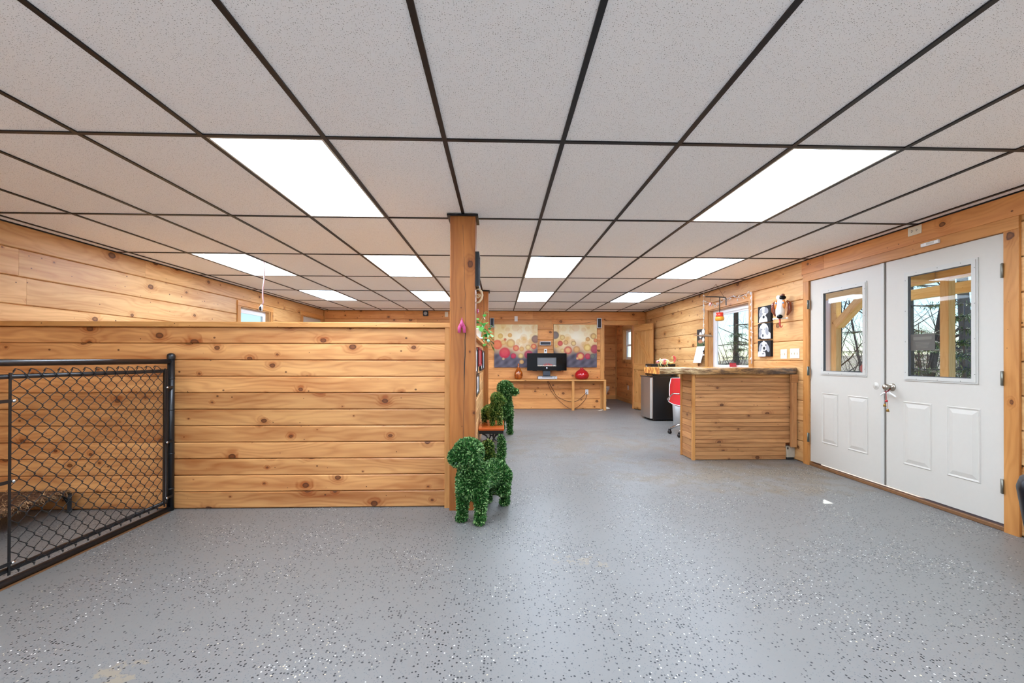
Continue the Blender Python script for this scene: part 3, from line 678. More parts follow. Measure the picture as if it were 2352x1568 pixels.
board('back_post', PINE_T, ct, (2.238, YC + 0.272, 0.0), (2.274, YC + 0.30, 1.003), 'z', 0.004)
z = 0.004
for i in range(13):
    h = 0.0765; dd = rs.uniform(-0.003, 0.003); board('end_slat', SLAT, ct, (2.2535 + dd, YC + 0.0245, z + 0.0015), (2.284, YC + 0.2715, z + h - 0.0015), 'y', 0.003); z += h
board('stile', SLAT, ct, (3.396, 4.80, 0.16), (3.456, 4.838, 0.906), 'z', 0.003); board('block', SLAT, ct, (3.396, 4.80, 0.907), (3.47, 4.838, 1.003), 'x', 0.003)
def live_edge_mat():
    t = NT('live_edge_slab'); P = t.n('TexCoord').outputs['Object']; sp = t.n('SeparateXYZ'); t.put(sp.inputs[0], P)
    nm = t.n('NewGeometry').outputs['Normal']; sn = t.n('SeparateXYZ'); t.put(sn.inputs[0], nm)
    gr = t.noise(t.comb(t.math('MULTIPLY', sp.outputs[0], 3), t.math('MULTIPLY', sp.outputs[1], 30), t.math('MULTIPLY', sp.outputs[2], 30)), 1.0, 5)
    top = t.mix(gr, hx('#d99f55'), hx('#a8682c'))
    bk = t.noise(t.comb(t.math('MULTIPLY', sp.outputs[0], 7), t.math('MULTIPLY', sp.outputs[1], 20), t.math('MULTIPLY', sp.outputs[2], 45)), 1.0, 6, 0.7)
    edge = t.mix(t.step(bk, 0.42, 0.62), hx('#5f422a'), hx('#b98a52'))
    pale = t.mix(t.step(bk, 0.4, 0.6), hx('#8a623a'), hx('#ecd2a0'))
    edge = t.mix(t.step(sp.outputs[0], -0.15, -0.55), edge, pale)      # bark has worn away towards the cut end
    grey = t.mix(t.step(bk, 0.45, 0.6), hx('#4f4a45'), hx('#83705c'))
    edge = t.mix(t.math('MULTIPLY', t.step(sp.outputs[0], 0.3, 0.6), 0.7), edge, grey)
    end = t.mix(t.step(t.noise(P, 16, 3), 0.45, 0.6), hx('#b8661e'), hx('#eeb455'))
    c = t.mix(t.step(sn.outputs[2], 0.75, 0.95), edge, top)
    c = t.mix(t.step(t.math('MULTIPLY', sn.outputs[0], -1.0), 0.7, 0.9), c, end)
    t.bsdf(c, t.math('SUBTRACT', 0.6, t.math('MULTIPLY', t.step(sn.outputs[2], 0.75, 0.95), 0.38)), spec=0.5, bump=bk, bstr=0.5, bdist=0.006); return t.m
SLAB = live_edge_mat()
rl = random.Random(4); m = MB(); nseg = 46; vs = []; fs = []; prof = [(0.0, 1.0), (0.55, 0.99), (0.9, 0.84), (1.0, 0.5), (0.8, 0.12), (0.5, 0.0)]
xa, xb = 1.858, 3.466
for i in range(nseg + 1):
    u = i / nseg; x = xa + (xb - xa) * u
    w = 0.028 * math.sin(u * 9 + 0.6) + 0.012 * math.sin(u * 23) + rl.uniform(-0.004, 0.004)
    yf = 4.775 + w + 0.05 * max(0, 1 - u * 7) - 0.0 + (0.05 * max(0, (u - 0.955) / 0.045) ** 2)
    yb = 5.36 + 0.02 * math.sin(u * 7); sag = 0.006 * math.sin(u * 14) + rl.uniform(-0.002, 0.002)
    ring = []
    for (o, hgt) in prof: ring.append((x, yf + 0.042 * (1 - o), 1.003 + 0.077 * hgt + sag * o))
    ring += [(x, yb, 1.003), (x, yb + 0.008, 1.04), (x, yb, 1.08)]
    vs += ring
n = 9
for i in range(nseg):
    for k in range(n): l = (k + 1) % n; fs.append((i * n + k, i * n + l, (i + 1) * n + l, (i + 1) * n + k))
fs.append(tuple(reversed(range(n)))); fs.append(tuple(nseg * n + k for k in range(n)))
cx_ = (xa + xb) / 2
m.add([(p[0] - cx_, p[1] - 5.05, p[2]) for p in vs], fs, False)
# faces run the other way round on this ring order
m.f = [tuple(reversed(f)) for f in m.f]
sl = m.build('countertop_slab', SLAB, None, loc=(cx_, 5.05, 0.0)); tag(sl, 'thick live-edge wood slab lying on the slatted counter', 'countertop')
bx_ = thing('junction_box', 'beige metal box at the counter foot beside the door casing', 'box', (3.42, 4.91, 0.0))
m = MB(); m.box((-0.048, -0.06, 0.03), (0.048, 0.06, 0.155), 0.004); m.build('cover', BEIGE, bx_); box('base', DARKSLOT, bx_, (-0.04, -0.05, 0.0), (0.04, 0.05, 0.029)); box('knockout', DARKSLOT, bx_, (-0.047, -0.0615, 0.125), (-0.03, -0.0602, 0.15))

# chameleon figure on the slab's cut end
cz = 1.083
ch = thing('chameleon_figurine', 'small painted chameleon figurine with curled red tail on the slab', 'figurine', (2.03, 5.1, cz))
def cham_col(p):
    t = (p[0] + 0.12) / 0.26
    if t < 0.12: return hx('#d8939a')
    if int(t * 9) % 3 == 0: return hx('#c8656b')
    return hx('#eadf9a') if int(t * 9) % 3 == 1 else hx('#dcc9a8')
m = MB(); m.ball((-0.015, 0, 0.065), (0.062, 0.026, 0.036), 18, 10); m.ball((-0.085, 0, 0.062), (0.034, 0.02, 0.02), 14, 8); m.ball((-0.066, 0, 0.082), (0.016, 0.01, 0.02), 10, 7)
m.build('body', GLAZE, ch, colors=[(*cham_col(p), 1) for p in m.v])
m = MB(); tp = [(0.035, 0, 0.06), (0.06, 0, 0.045), (0.085, 0, 0.05), (0.105, 0, 0.065), (0.116, 0, 0.085)]
for k in range(14): a = R_(-10 + 36 * k); r = 0.026 - 0.0016 * k; tp.append((0.095 + r * math.cos(a), 0, 0.108 + r * math.sin(a)))
m.tube(tp, [0.014 - 0.0007 * k for k in range(len(tp))], 8); m.build('tail', GLAZE, ch, colors=[(*(hx('#c7c27a') if p[0] < 0.09 else hx('#d2514d')), 1) for p in m.v])
for x in (-0.06, 0.02):
    for s_ in (-1, 1): MB().tube([(x, s_ * 0.018, 0.055), (x - 0.018, s_ * 0.034, 0.03), (x - 0.006, s_ * 0.038, 0.004)], [0.009, 0.006, 0.006], 7).build('leg', flat('chameleon_leg', '#9fae7a', 0.35), ch)
for s_ in (-1, 1): MB().ball((-0.09, s_ * 0.019, 0.068), 0.007, 8, 6).build('eye', BLACKG, ch)

# ------------------------------------------------------------------ behind the counter
fr = thing('mini_fridge', 'black mini fridge with a brushed steel door', 'fridge', (3.17, 8.24, 0.0))
box('body', BLACKP, fr, (-0.235, -0.28, 0.02), (0.27, 0.28, 0.845), 0.008)
m = MB(); vs = []; N_ = 12
for k in range(N_ + 1):
    t = k / N_; y = -0.275 + 0.55 * t; x = -0.285 - 0.022 * math.sin(math.pi * t)
    vs += [(x, y, 0.045), (x, y, 0.83)]
m.add(vs + [(-0.24, 0.275, 0.045), (-0.24, 0.275, 0.83), (-0.24, -0.275, 0.045), (-0.24, -0.275, 0.83)],
      [(2 * k, 2 * k + 1, 2 * k + 3, 2 * k + 2) for k in range(N_)] + [tuple([2 * k for k in range(N_ + 1)] + [2 * N_ + 2, 2 * N_ + 4]), tuple(reversed([2 * k + 1 for k in range(N_ + 1)] + [2 * N_ + 3, 2 * N_ + 5])),
       (2 * N_, 2 * N_ + 1, 2 * N_ + 3, 2 * N_ + 2), (2 * N_ + 4, 2 * N_ + 5, 1, 0)])
dr = m.build('door', STEEL, fr); box('door_edge', LITE, dr, (-0.298, -0.283, 0.05), (-0.262, -0.2755, 0.825)); box('door_cap', BLACKP, dr, (-0.30, -0.28, 0.8305), (-0.238, 0.275, 0.85), 0.004)
for sx in (-0.2, 0.23):
    for sy in (-0.24, 0.24): box('foot', BLACKP, fr, (sx - 0.02, sy - 0.02, 0.0), (sx + 0.02, sy + 0.02, 0.02))
mw = thing('microwave_oven', 'low black oven standing on the mini fridge', 'appliance', (3.17, 8.26, 0.85))
box('case', BLACKP, mw, (-0.215, -0.2, 0.012), (0.235, 0.2, 0.235), 0.006); box('door', BLACKG, mw, (-0.224, -0.19, 0.02), (-0.2155, 0.11, 0.225), 0.003); MB().tube([(-0.236, 0.09, 0.05), (-0.236, 0.09, 0.2)], 0.006, 8).build('handle', STEEL, mw)
for sx in (-0.18, 0.19):
    for sy in (-0.16, 0.16): box('foot', BLACKP, mw, (sx - 0.012, sy - 0.012, 0.0), (sx + 0.012, sy + 0.012, 0.012))
bn = thing('waste_bin', 'grey metal waste bin between fridge and red chair', 'bin', (3.24, 7.46, 0.0))
MB().lathe([(0.0, 0.0), (0.115, 0.0), (0.118, 0.01), (0.145, 0.55), (0.14, 0.55), (0.112, 0.015), (0.0, 0.012)], 28).build('bin_body', GREYM, bn)
MB().lathe([(0.146, 0.55), (0.152, 0.556), (0.152, 0.572), (0.146, 0.578), (0.139, 0.572), (0.139, 0.552)], 28).build('bin_rim', STEEL, bn)
# red shell chair on chrome casters
rcx = thing('swivel_chair', 'red plastic shell swivel chair on chrome legs and casters', 'chair', (2.93, 6.45, 0.0), R_(18))
prof = [(-0.22, 0.46), (-0.19, 0.43), (-0.08, 0.425), (0.08, 0.44), (0.17, 0.47), (0.215, 0.55), (0.235, 0.66), (0.25, 0.78), (0.27, 0.875)]
def shell(off):
    vs = []
    for k, (y, z) in enumerate(prof):
        wd = [0.20, 0.22, 0.235, 0.24, 0.24, 0.235, 0.225, 0.205, 0.16][k]
        for j in range(11):
            t = -1 + 2 * j / 10; cu = 0.05 * abs(t) ** 2.5
            vs.append((wd * t, y - (cu * 1.4 if k > 4 else 0) + (off if k > 4 else 0), z + (cu if k <= 4 else 0) - (0 if k > 4 else off)))
    return vs
a, b_ = shell(0.0), shell(0.008); n = len(a); fs = []
for k in range(8):
    for j in range(10):
        q = (k * 11 + j, k * 11 + j + 1, (k + 1) * 11 + j + 1, (k + 1) * 11 + j); fs.append(q); fs.append(tuple(reversed([n + i for i in q])))
m = MB().add(a + b_, fs, True); m.f = m.f; sh = m.build('shell', RED, rcx)
edge = [k * 11 for k in range(9)] + [88 + j for j in range(1, 11)] + [k * 11 + 10 for k in range(7, -1, -1)] + [j for j in range(9, 0, -1)]
MB().tube([Vector(a[i]).lerp(Vector(b_[i]), 0.5) for i in edge], 0.0065, 6, closed=True).build('shell_rim', WHITEC, rcx)
MB().tube([(0, 0, 0.2), (0, 0, 0.42)], [0.022, 0.018], 12).build('column', CHROME, rcx); box('mount', BLACKP, rcx, (-0.09, -0.09, 0.395), (0.09, 0.09, 0.42), 0.006)
for s_ in (-1, 1): MB().tube([(s_ * 0.2, 0.19, 0.5), (s_ * 0.29, 0.13, 0.56), (s_ * 0.3, 0.0, 0.655), (s_ * 0.3, -0.14, 0.66)], 0.011, 8).build('armrest', CHROME, rcx)
for k in range(5):
    a_ = R_(72 * k + 200); cx2, sy2 = math.cos(a_), math.sin(a_)
    MB().tube([(0.015 * cx2, 0.015 * sy2, 0.2), (0.13 * cx2, 0.13 * sy2, 0.155), (0.27 * cx2, 0.27 * sy2, 0.085)], [0.02, 0.017, 0.013], 8).build('leg', CHROME, rcx)
    cs = MB(); cs.lathe([(0.0, -0.02), (0.026, -0.02), (0.028, -0.01), (0.028, 0.01), (0.026, 0.02), (0.0, 0.02)], 14, (0.28 * cx2, 0.28 * sy2, 0.028), 'x'); cs.box((0.28 * cx2 - 0.012, 0.28 * sy2 - 0.024, 0.05), (0.28 * cx2 + 0.012, 0.28 * sy2 + 0.024, 0.078), 0.005); cs.build('caster', BLACKP, rcx)

# ================================================================== BACK WALL GROUP
sf = thing('console_shelf', 'long pine console shelf along the end wall', 'shelf', (0, 0, 0))
board('shelf_top', PINE_T, sf, (0.11, 9.62, 0.672), (2.452, 9.899, 0.705), 'x', 0.004)
board('apron', PINE_T, sf, (0.13, 9.86, 0.60), (2.44, 9.899, 0.671), 'x', 0.003)
for x in (0.13, 1.665, 2.40): board('leg', PINE_T, sf, (x, 9.63, 0.0), (x + 0.058, 9.69, 0.671), 'z', 0.004)
def canvas(name, label, loc, w, h, n, colf, axis='y', thick=0.035, mat=PAINT, cat='painting', group=None, edge=(0.1, 0.09, 0.09), parent=None):
    """stretched canvas or print: its painted face is a coloured grid on a solid body. axis y: faces -y; x: faces -x; X: faces +x"""
    m = MB(); cols_ = []; nx, nz = n, max(2, int(n * h / w)); vs = []; fs = []
    for j in range(nz + 1):
        for i in range(nx + 1): u, v = i / nx, j / nz; vs.append((w * (u - 0.5), -thick, h * (0.5 - v))); cols_.append((*colf(u, v), 1))
    for j in range(nz):
        for i in range(nx): a = j * (nx + 1) + i; fs.append((a, a + nx + 1, a + nx + 2, a + 1))
    m.add(vs, fs)
    k = len(m.v); m.box((-w / 2, -thick + 0.0005, -h / 2), (w / 2, 0, h / 2)); cols_ += [(*edge, 1)] * (len(m.v) - k)
    rz = {'y': 0, 'x': -math.pi / 2, 'X': math.pi / 2}[axis]
    o = m.build(name, mat, parent, loc=loc, rot=(0, 0, rz), colors=cols_)
    if label: tag(o, label, cat, group)
    return o
rp = np.random.RandomState(3)
blot = [(rp.rand(), rp.rand() * 0.55, 0.03 + 0.07 * rp.rand(), rp.randint(3)) for _ in range(46)]
def painter(circles, side):
    def f(u, v):
        base = np.array(hx('#ecd59a')); w = math.exp(-((u - (0.62 if side else 0.5)) ** 2 / 0.10 + (v - 0.3) ** 2 / 0.09)); base = base * (1 - w) + np.array(hx('#f7efd8')) * w
        for (a, b, r, k) in blot:
            d = math.hypot(u - (a if side else 1 - a), v - b)
            if d < r: base = base * 0.72 + 0.28 * np.array(hx(['#e3b35c', '#f6ecd0', '#d99f55'][k]))
        line = 0.60 + 0.06 * math.sin(u * 9 + side * 2) - 0.10 * math.exp(-((u - (0.0 if side else 1.0)) ** 2) / 0.02) - 0.1 * math.exp(-((u - (1.0 if side else 0.0)) ** 2) / 0.015)
        k = min(1, max(0, (v - line) / 0.16)); slate = np.array(hx('#66616c')) * (0.85 + 0.3 * math.sin(u * 31 + v * 17) * math.sin(v * 23))
        mid = np.array(hx('#b98a70')); kk = min(1, max(0, (v - line + 0.22) / 0.22)); base = base * (1 - 0.6 * kk) + mid * 0.6 * kk
        base = base * (1 - k) + slate * k
        for (a, b, r, rim, cen) in circles:
            d = math.hypot(u - a, v - b) / r
            if d < 1.12:
                e = min(1, max(0, (1.12 - d) / 0.22)); t = min(1, max(0, (d - 0.45) / 0.4)); col = np.array(hx(cen)) * (1 - t) + np.array(hx(rim)) * t
                base = base * (1 - 0.85 * e) + col * 0.85 * e
        return tuple(base)
    return f
C1 = [(.07, .47, .11, '#d8503f', '#e0754f'), (.95, .34, .09, '#76585c', '#8a6a6a'), (.79, .70, .10, '#a83458', '#b84060'), (.24, .66, .125, '#c42c44', '#d84a55'), (.14, .27, .06, '#d6a855', '#e2bd6c'), (.36, .25, .05, '#d99a48', '#e0ad60'), (.25, .35, .03, '#c4503f', '#cc6048'), (.21, .42, .055, '#d2a060', '#e0bd80'), (.38, .44, .10, '#c9975c', '#e2c27c'), (.5, .55, .07, '#cc3d3c', '#e08a58'), (.44, .73, .062, '#b32a48', '#c84058'), (.63, .57, .055, '#cf9a5c', '#dcae70'), (.78, .53, .062, '#c99a60', '#e8d090'), (.91, .51, .062, '#c93a3c', '#eaa066'), (.61, .73, .058, '#c9a060', '#e6cc88'), (.63, .87, .05, '#c0935c', '#dcb070'), (.21, .8, .03, '#b99a78', '#c9ab88')]
C2 = [(.03, .25, .09, '#5a5562', '#666070'), (.95, .57, .10, '#9c2c4c', '#b03c58'), (.15, .44, .06, '#b82a44', '#d04a58'), (.06, .51, .03, '#d8a458', '#e6bd70'), (.28, .42, .055, '#b98458', '#dcb078'), (.2, .3, .06, '#c9a060', '#e0c684'), (.33, .6, .09, '#bf4048', '#e6ac78'), (.46, .44, .06, '#b99060', '#e4cc8c'), (.53, .58, .078, '#c08c58', '#dcae70'), (.62, .74, .09, '#b83044', '#ecb874'), (.78, .54, .085, '#cfa558', '#ecd486'), (.79, .74, .07, '#a82c4c', '#c04458'), (.79, .34, .05, '#b98050', '#dcaa68'), (.92, .27, .07, '#b98c58', '#e2be78'), (.97, .37, .045, '#d0603f', '#e08858'), (.2, .61, .045, '#c9a468', '#e0c68a'), (.9, .74, .06, '#5e6058', '#72746a'), (.55, .79, .03, '#d09a60', '#e0b078')]
canvas('abstract_painting', 'square abstract canvas of red and gold discs left of the fireplace', (0.39, 9.899, 1.48), 1.013, 1.003, 110, painter(C1, 1), edge=hx('#6a5a4a'))
canvas('abstract_painting', 'square abstract canvas of red and gold discs nearer the washroom', (1.783, 9.899, 1.484), 1.017, 1.003, 110, painter(C2, 0), edge=hx('#6a5a4a'))
# electric fireplace on a pedestal
fp = thing('electric_fireplace', 'black glass electric fireplace panel standing over the shelf', 'fireplace', (1.1, 9.79, 0.705))
m = MB(); W_, H0, H1 = 0.458, 0.205, 0.607
for lo, hi in [((-W_, -0.05, H0), (-0.222, 0.0, H1)), ((0.222, -0.05, H0), (W_, 0.0, H1)), ((-0.222, -0.05, H0), (0.222, 0.0, 0.302)), ((-0.222, -0.05, 0.514), (0.222, 0.0, H1))]: m.box(lo, hi)
m.build('glass_front', BLACKG, fp); box('firebox', SCREEN, fp, (-0.222, -0.012, 0.302), (0.222, 0.0, 0.514)); box('back_case', BLACKP, fp, (-0.40, 0.0005, 0.22), (0.40, 0.066, 0.59))
for sx in (-0.28, 0.28): box('foot', BLACKP, fp, (sx - 0.05, -0.03, 0.195), (sx + 0.05, 0.03, 0.2045))
re_ = random.Random(2); eb = MB()
for k in range(26): eb.ball((-0.21 + 0.42 * k / 25, -0.026 + re_.uniform(-0.008, 0.008), 0.311 + re_.uniform(0, 0.007)), (0.012, 0.011, 0.009 + re_.uniform(0, 0.006)), 7, 5)
eb.build('ember_bed', EMBER, fp)['kind'] = 'stuff'
def flame_mat():
    t = NT('ember_glow'); e = t.n('Emission'); t.put(e.inputs[0], hx('#ff6a5a')); e.inputs[1].default_value = 0.55; tr = t.n('BsdfTransparent'); mx = t.n('MixShader')
    nz = t.noise(t.n('TexCoord').outputs['Object'], 30, 2); t.put(mx.inputs[0], t.step(nz, 0.4, 0.6)); t.t.links.new(tr.outputs[0], mx.inputs[1]); t.t.links.new(e.outputs[0], mx.inputs[2]); t.t.links.new(mx.outputs[0], t.out.inputs[0]); return t.m
fl = MB()
for k in range(9): x = -0.07 + 0.19 * k / 8; hgt = 0.03 + 0.04 * math.exp(-((k - 3.5) / 3) ** 2) * re_.uniform(0.7, 1.2); fl.lathe([(0.012, 0.0), (0.015, hgt * 0.3), (0.006, hgt * 0.75), (0.0, hgt)], 7, (x, -0.02, 0.318))
fl.build('flame', flame_mat(), fp)['kind'] = 'stuff'
MB().lathe([(0.0, -0.003), (0.019, -0.0025), (0.021, 0.0)], 20, (0.0, -0.05, 0.262), 'y').build('emblem', SILVER, fp)
text_obj('lettering', 'hp', 0.028, BLACKP, fp, (0.0, -0.0535, 0.264), (R_(90), 0, 0))
box('pedestal', flat('slate_plastic', '#3d434c', 0.4), fp, (-0.085, -0.02, 0.082), (0.085, 0.03, 0.2045), 0.006)
pl = thing('media_player', 'flat silver player under the fireplace pedestal', 'player', (1.11, 9.77, 0.7055))
box('case', SILVER, pl, (-0.222, -0.1, 0.006), (0.222, 0.1, 0.075), 0.008); box('disc_slot', BLACKP, pl, (-0.125, -0.102, 0.052), (0.11, -0.1, 0.064)); MB().lathe([(0, -0.005), (0.012, -0.004), (0.013, 0)], 12, (0.165, -0.1, 0.04), 'y').build('dial', GREYM, pl); box('lid', BLACKP, pl, (-0.2, -0.095, 0.0751), (0.2, 0.09, 0.081), 0.003)
for sx in (-0.19, 0.19): box('foot', BLACKP, pl, (sx - 0.015, -0.08, 0.0), (sx + 0.015, 0.08, 0.006))
def amber_mat():
    t = NT('amber_glass'); P = t.n('TexCoord').outputs['Object']; t.bsdf(t.mix(t.step(t.noise(P, 14, 3), 0.35, 0.7), hx('#8f3d0c'), hx('#cf6c1e')), 0.06, spec=0.6, coat=0.5, trans=0.25); return t.m
va = MB().lathe([(0.0, 0.0), (0.05, 0.0), (0.085, 0.035), (0.1, 0.095), (0.093, 0.15), (0.068, 0.205), (0.035, 0.262), (0.02, 0.29), (0.017, 0.34), (0.021, 0.362), (0.016, 0.364), (0.012, 0.33), (0.0, 0.3)], 32).build('amber_vase', amber_mat(), None, loc=(0.445, 9.76, 0.705)); tag(va, 'teardrop amber glass vase with a thin neck on the shelf', 'vase')
vr = MB().lathe([(0.0, 0.0), (0.1, 0.0), (0.145, 0.03), (0.168, 0.085), (0.16, 0.135), (0.125, 0.185), (0.07, 0.222), (0.038, 0.238), (0.034, 0.256), (0.044, 0.268), (0.038, 0.268), (0.026, 0.25), (0.0, 0.24)], 36).build('red_vase', REDG, None, loc=(1.917, 9.76, 0.705)); tag(vr, 'squat round glossy red vase on the shelf', 'vase')
def wall_plate(name, label, cat, axis, face, u, z, w, h, mat, slots, screw=True, group=None):
    """a cover plate; axis y: on the end wall facing -y; x: on the right wall facing -x"""
    t = thing(name, label, cat, ((u, face, z) if axis == 'y' else (face, u, z)), 0.0 if axis == 'y' else -math.pi / 2, group)
    box('plate', mat, t, (-w / 2, -0.007, -h / 2), (w / 2, 0, h / 2), 0.003)
    for (x, q, a, b_) in slots: box('toggle' if b_ > a else 'socket', mat if b_ > a else DARKSLOT, t, (x - a / 2, -0.018 if b_ > a else -0.0085, q - b_ / 2), (x + a / 2, -0.0071, q + b_ / 2))
    return t
def sockets(n=2): return [(dx, dz, 0.005, 0.0045) for dz in ((-0.022, 0.022) if n == 2 else (0,)) for dx in (-0.007, 0.007)] + [(0, dz - 0.009, 0.006, 0.0055) for dz in ((-0.022, 0.022) if n == 2 else (0,))]
wall_plate('power_outlet', 'white outlet plate high above the left canvas', 'outlet', 'y', 9.8995, 0.392, 2.118, 0.075, 0.12, PLATEW, sockets())
wall_plate('wall_socket', 'small white socket plate just above the fireplace', 'outlet', 'y', 9.8995, 1.087, 1.365, 0.072, 0.1, PLATEW, [(0.0, 0.005, 0.03, 0.029)])
wall_plate('power_outlet', 'white outlet under the console shelf with plugged cords', 'outlet', 'y', 9.8995, 2.063, 0.405, 0.072, 0.12, PLATEW, sockets())
wall_plate('light_switch', 'almond switch plate on the end wall beside the post', 'switch', 'y', 9.8995, -1.232, 2.215, 0.075, 0.118, PLATE, [(0, 0, 0.01, 0.024)])
wall_plate('light_switch', 'slim white plate low on the washroom wall', 'switch', 'x', XR - 0.0005, 11.275, 0.41, 0.075, 0.12, PLATEW, [(0, 0, 0.01, 0.024)])
def speaker(label, x, z, w, h, d=0.07):
    t = thing('wall_speaker', label, 'speaker', (x, 9.8995, z)); box('cabinet', SILVER, t, (-w / 2, -d, -h / 2), (w / 2, -0.003, h / 2), 0.006); box('grille', GREYSP, t, (-w / 2 + 0.014, -d - 0.006, -h / 2 + 0.014), (w / 2 - 0.014, -d - 0.0005, h / 2 - 0.014), 0.003); box('bracket', BLACKP, t, (-0.02, -0.003, -0.02), (0.02, 0.0, 0.02)); return t
speaker('slim grey speaker on the wall beside the right canvas', 2.345, 2.02, 0.1, 0.235)
speaker('slim grey speaker half hidden by the plant', -0.17, 2.02, 0.1, 0.22)
speaker('low wide grey speaker between the two canvases', 1.078, 1.542, 0.26, 0.092)
sp_ = thing('wall_speaker', 'small square grey speaker above the partition on the end wall', 'speaker', (-1.712, 9.8995, 2.23)); box('cabinet', GREYSP, sp_, (-0.06, -0.05, -0.06), (0.06, 0, 0.06), 0.012); MB().lathe([(0.0, -0.002), (0.03, -0.004), (0.042, -0.001), (0.042, 0.0)], 20, (0, -0.0502, 0), 'y').build('cone', GREYM, sp_)
def wire(name, label, pts, r=0.006, mat=CORDB, cat='cord', parent=None):
    P = [Vector(p) for p in pts]; out = []
    for i in range(len(P) - 1):
        p0, p1, p2, p3 = P[max(i - 1, 0)], P[i], P[i + 1], P[min(i + 2, len(P) - 1)]
        for k in range(6):
            t = k / 6; out.append(0.5 * ((2 * p1) + (p2 - p0) * t + (2 * p0 - 5 * p1 + 4 * p2 - p3) * t * t + (3 * p1 - p0 - 3 * p2 + p3) * t ** 3))
    out.append(P[-1]); o = MB().tube(out, r, 6).build(name, mat)
    if parent is not None: o.parent = parent; o.location = -Vector(parent.location); o['label'] = label; return o
    return tag(o, label, cat)
wire('power_cord', 'brown cord drooping to the floor under the shelf', [(1.12, 9.80, 0.66), (1.22, 9.84, 0.42), (1.45, 9.86, 0.16), (1.66, 9.75, 0.025), (1.86, 9.85, 0.07), (2.03, 9.88, 0.24), (2.063, 9.885, 0.372)], parent=fp)
wire('power_cord', 'second brown cord looping higher under the shelf', [(1.14, 9.80, 0.66), (1.27, 9.86, 0.44), (1.36, 9.86, 0.30), (1.6, 9.86, 0.19), (1.8, 9.86, 0.19), (1.95, 9.87, 0.29), (2.063, 9.885, 0.40)], parent=pl)
wire('speaker_wire', 'thin dark wire running from the right speaker along the wall', [(2.29, 9.89, 2.08), (2.0, 9.895, 2.02), (1.6, 9.895, 1.995), (1.27, 9.89, 1.99)], 0.003)
# toilet glimpsed through the doorway
tl = thing('toilet', 'white toilet at the left inside the washroom', 'toilet', (2.66, 11.55, 0.0), 0)
MB().lathe([(0.0, 0.0), (0.11, 0.0), (0.12, 0.03), (0.09, 0.14), (0.13, 0.26), (0.19, 0.36), (0.195, 0.385), (0.15, 0.385), (0.1, 0.3), (0.0, 0.25)], 28, (0.18, 0, 0)).build('bowl', WHITEC, tl)
MB().lathe([(0.0, 0.4), (0.19, 0.4), (0.2, 0.41), (0.19, 0.425), (0.0, 0.425)], 28, (0.18, 0, 0)).build('seat_lid', WHITEC, tl)
box('tank', WHITEC, tl, (-0.2, -0.22, 0.36), (-0.02, 0.22, 0.7), 0.02); box('tank_lid', WHITEC, tl, (-0.21, -0.23, 0.7005), (-0.01, 0.23, 0.735), 0.008)
MB().tube([(0.28, 0.28, 0.0), (0.28, 0.28, 0.74)], 0.012, 10).build('holder_stand', WHITEC, tl)

wlamp = thing('added_washroom_light', 'unseen round ceiling lamp added to brighten the washroom', 'light', (2.45, 11.15, ZC + 0.012))  # out-of-view lamp, added to brighten the washroom
MB().lathe([(0.0, 0.0), (0.13, 0.0), (0.13, -0.02), (0.12, -0.025)], 28).build('base', NICKEL, wlamp)
MB().lathe([(0.12, -0.02), (0.125, -0.05), (0.095, -0.085), (0.04, -0.1), (0.0, -0.103)], 28).build('globe', EMIT, wlamp)

# ================================================================== KENNEL FENCE (chain link in pipe frames)
XF = -2.54
fn = thing('kennel_fence', 'black pipe kennel panel with chain-link mesh beside the partition', 'fence', (XF, 0.0, 0.0))
Y0F, Y1F = 0.35, 3.355
MB().tube([(0, Y1F, 0.0), (0, Y1F, 1.185)], 0.0235, 14).build('corner_post', BLACKM, fn)
MB().lathe([(0.027, 1.17), (0.028, 1.19), (0.025, 1.205), (0.015, 1.215), (0.0, 1.218)], 16, (0, Y1F, 0)).build('post_cap', BLACKM, fn)
MB().tube([(0, Y0F, 0.0), (0, Y0F, 1.185)], 0.0235, 14).build('corner_post', BLACKM, fn)
MB().tube([(0, Y0F + 0.02, 1.152), (0, Y1F - 0.02, 1.152)], 0.0185, 12).build('top_rail', BLACKM, fn)
MB().tube([(0, Y0F + 0.02, 0.0195), (0, Y1F - 0.02, 0.0195)], 0.0185, 12).build('bottom_rail', BLACKM, fn)
for z in (0.17, 0.44, 0.78, 1.02): MB().tube([(0.0, Y1F, z), (0.0, Y1F - 0.075, z + 0.004)], 0.0275 if z in (0.17, 1.02) else 0.005, 10).build('clamp_band', BLACKM, fn) if z in () else MB().lathe([(0.0242, -0.006), (0.0255, -0.004), (0.0255, 0.004), (0.0242, 0.006)], 16, (0, Y1F, z)).build('clamp_band', BLACKM, fn)
def mesh_panel(y0, y1, yw):
    zt, zb = 1.08, 0.082
    MB().tube([(0.004, y0, zb), (0.004, y0, zt), (0.004, y1, zt), (0.004, y1, zb)], 0.0175, 10, closed=True).build('panel_frame', BLACKM, fn)
    p = 0.0375; dz = 0.0405; n = int((y1 - yw - 0.03) / p); r = 0.0025
    for k in range(n):
        yc = yw + p * k; pts = []; z = 1.075; i = k % 2
        if k % 2 == 0: pts += [(-0.010, yc + p * 1.02, 1.106), (0.002, yc + p * 0.98, 1.121), (0.016, yc + p * 0.62, 1.112)]
        else: pts += [(-0.010, yc - p * 0.02, 1.106), (0.002, yc + p * 0.02, 1.121), (0.016, yc + p * 0.38, 1.112)]
        while z > 0.035:
            sd = i % 2; yy = yc + (p * 1.04 if sd else -p * 0.04)
            pts.append((0.0245 + (0.0028 if sd else -0.0028), yy, z + 0.005)); pts.append((0.0245 + (-0.0028 if sd else 0.0028), yy, z - 0.005)); z -= dz; i += 1
        MB().tube(pts, r, 4, caps=False, smooth=True).build('wire', BLACKM, fn)
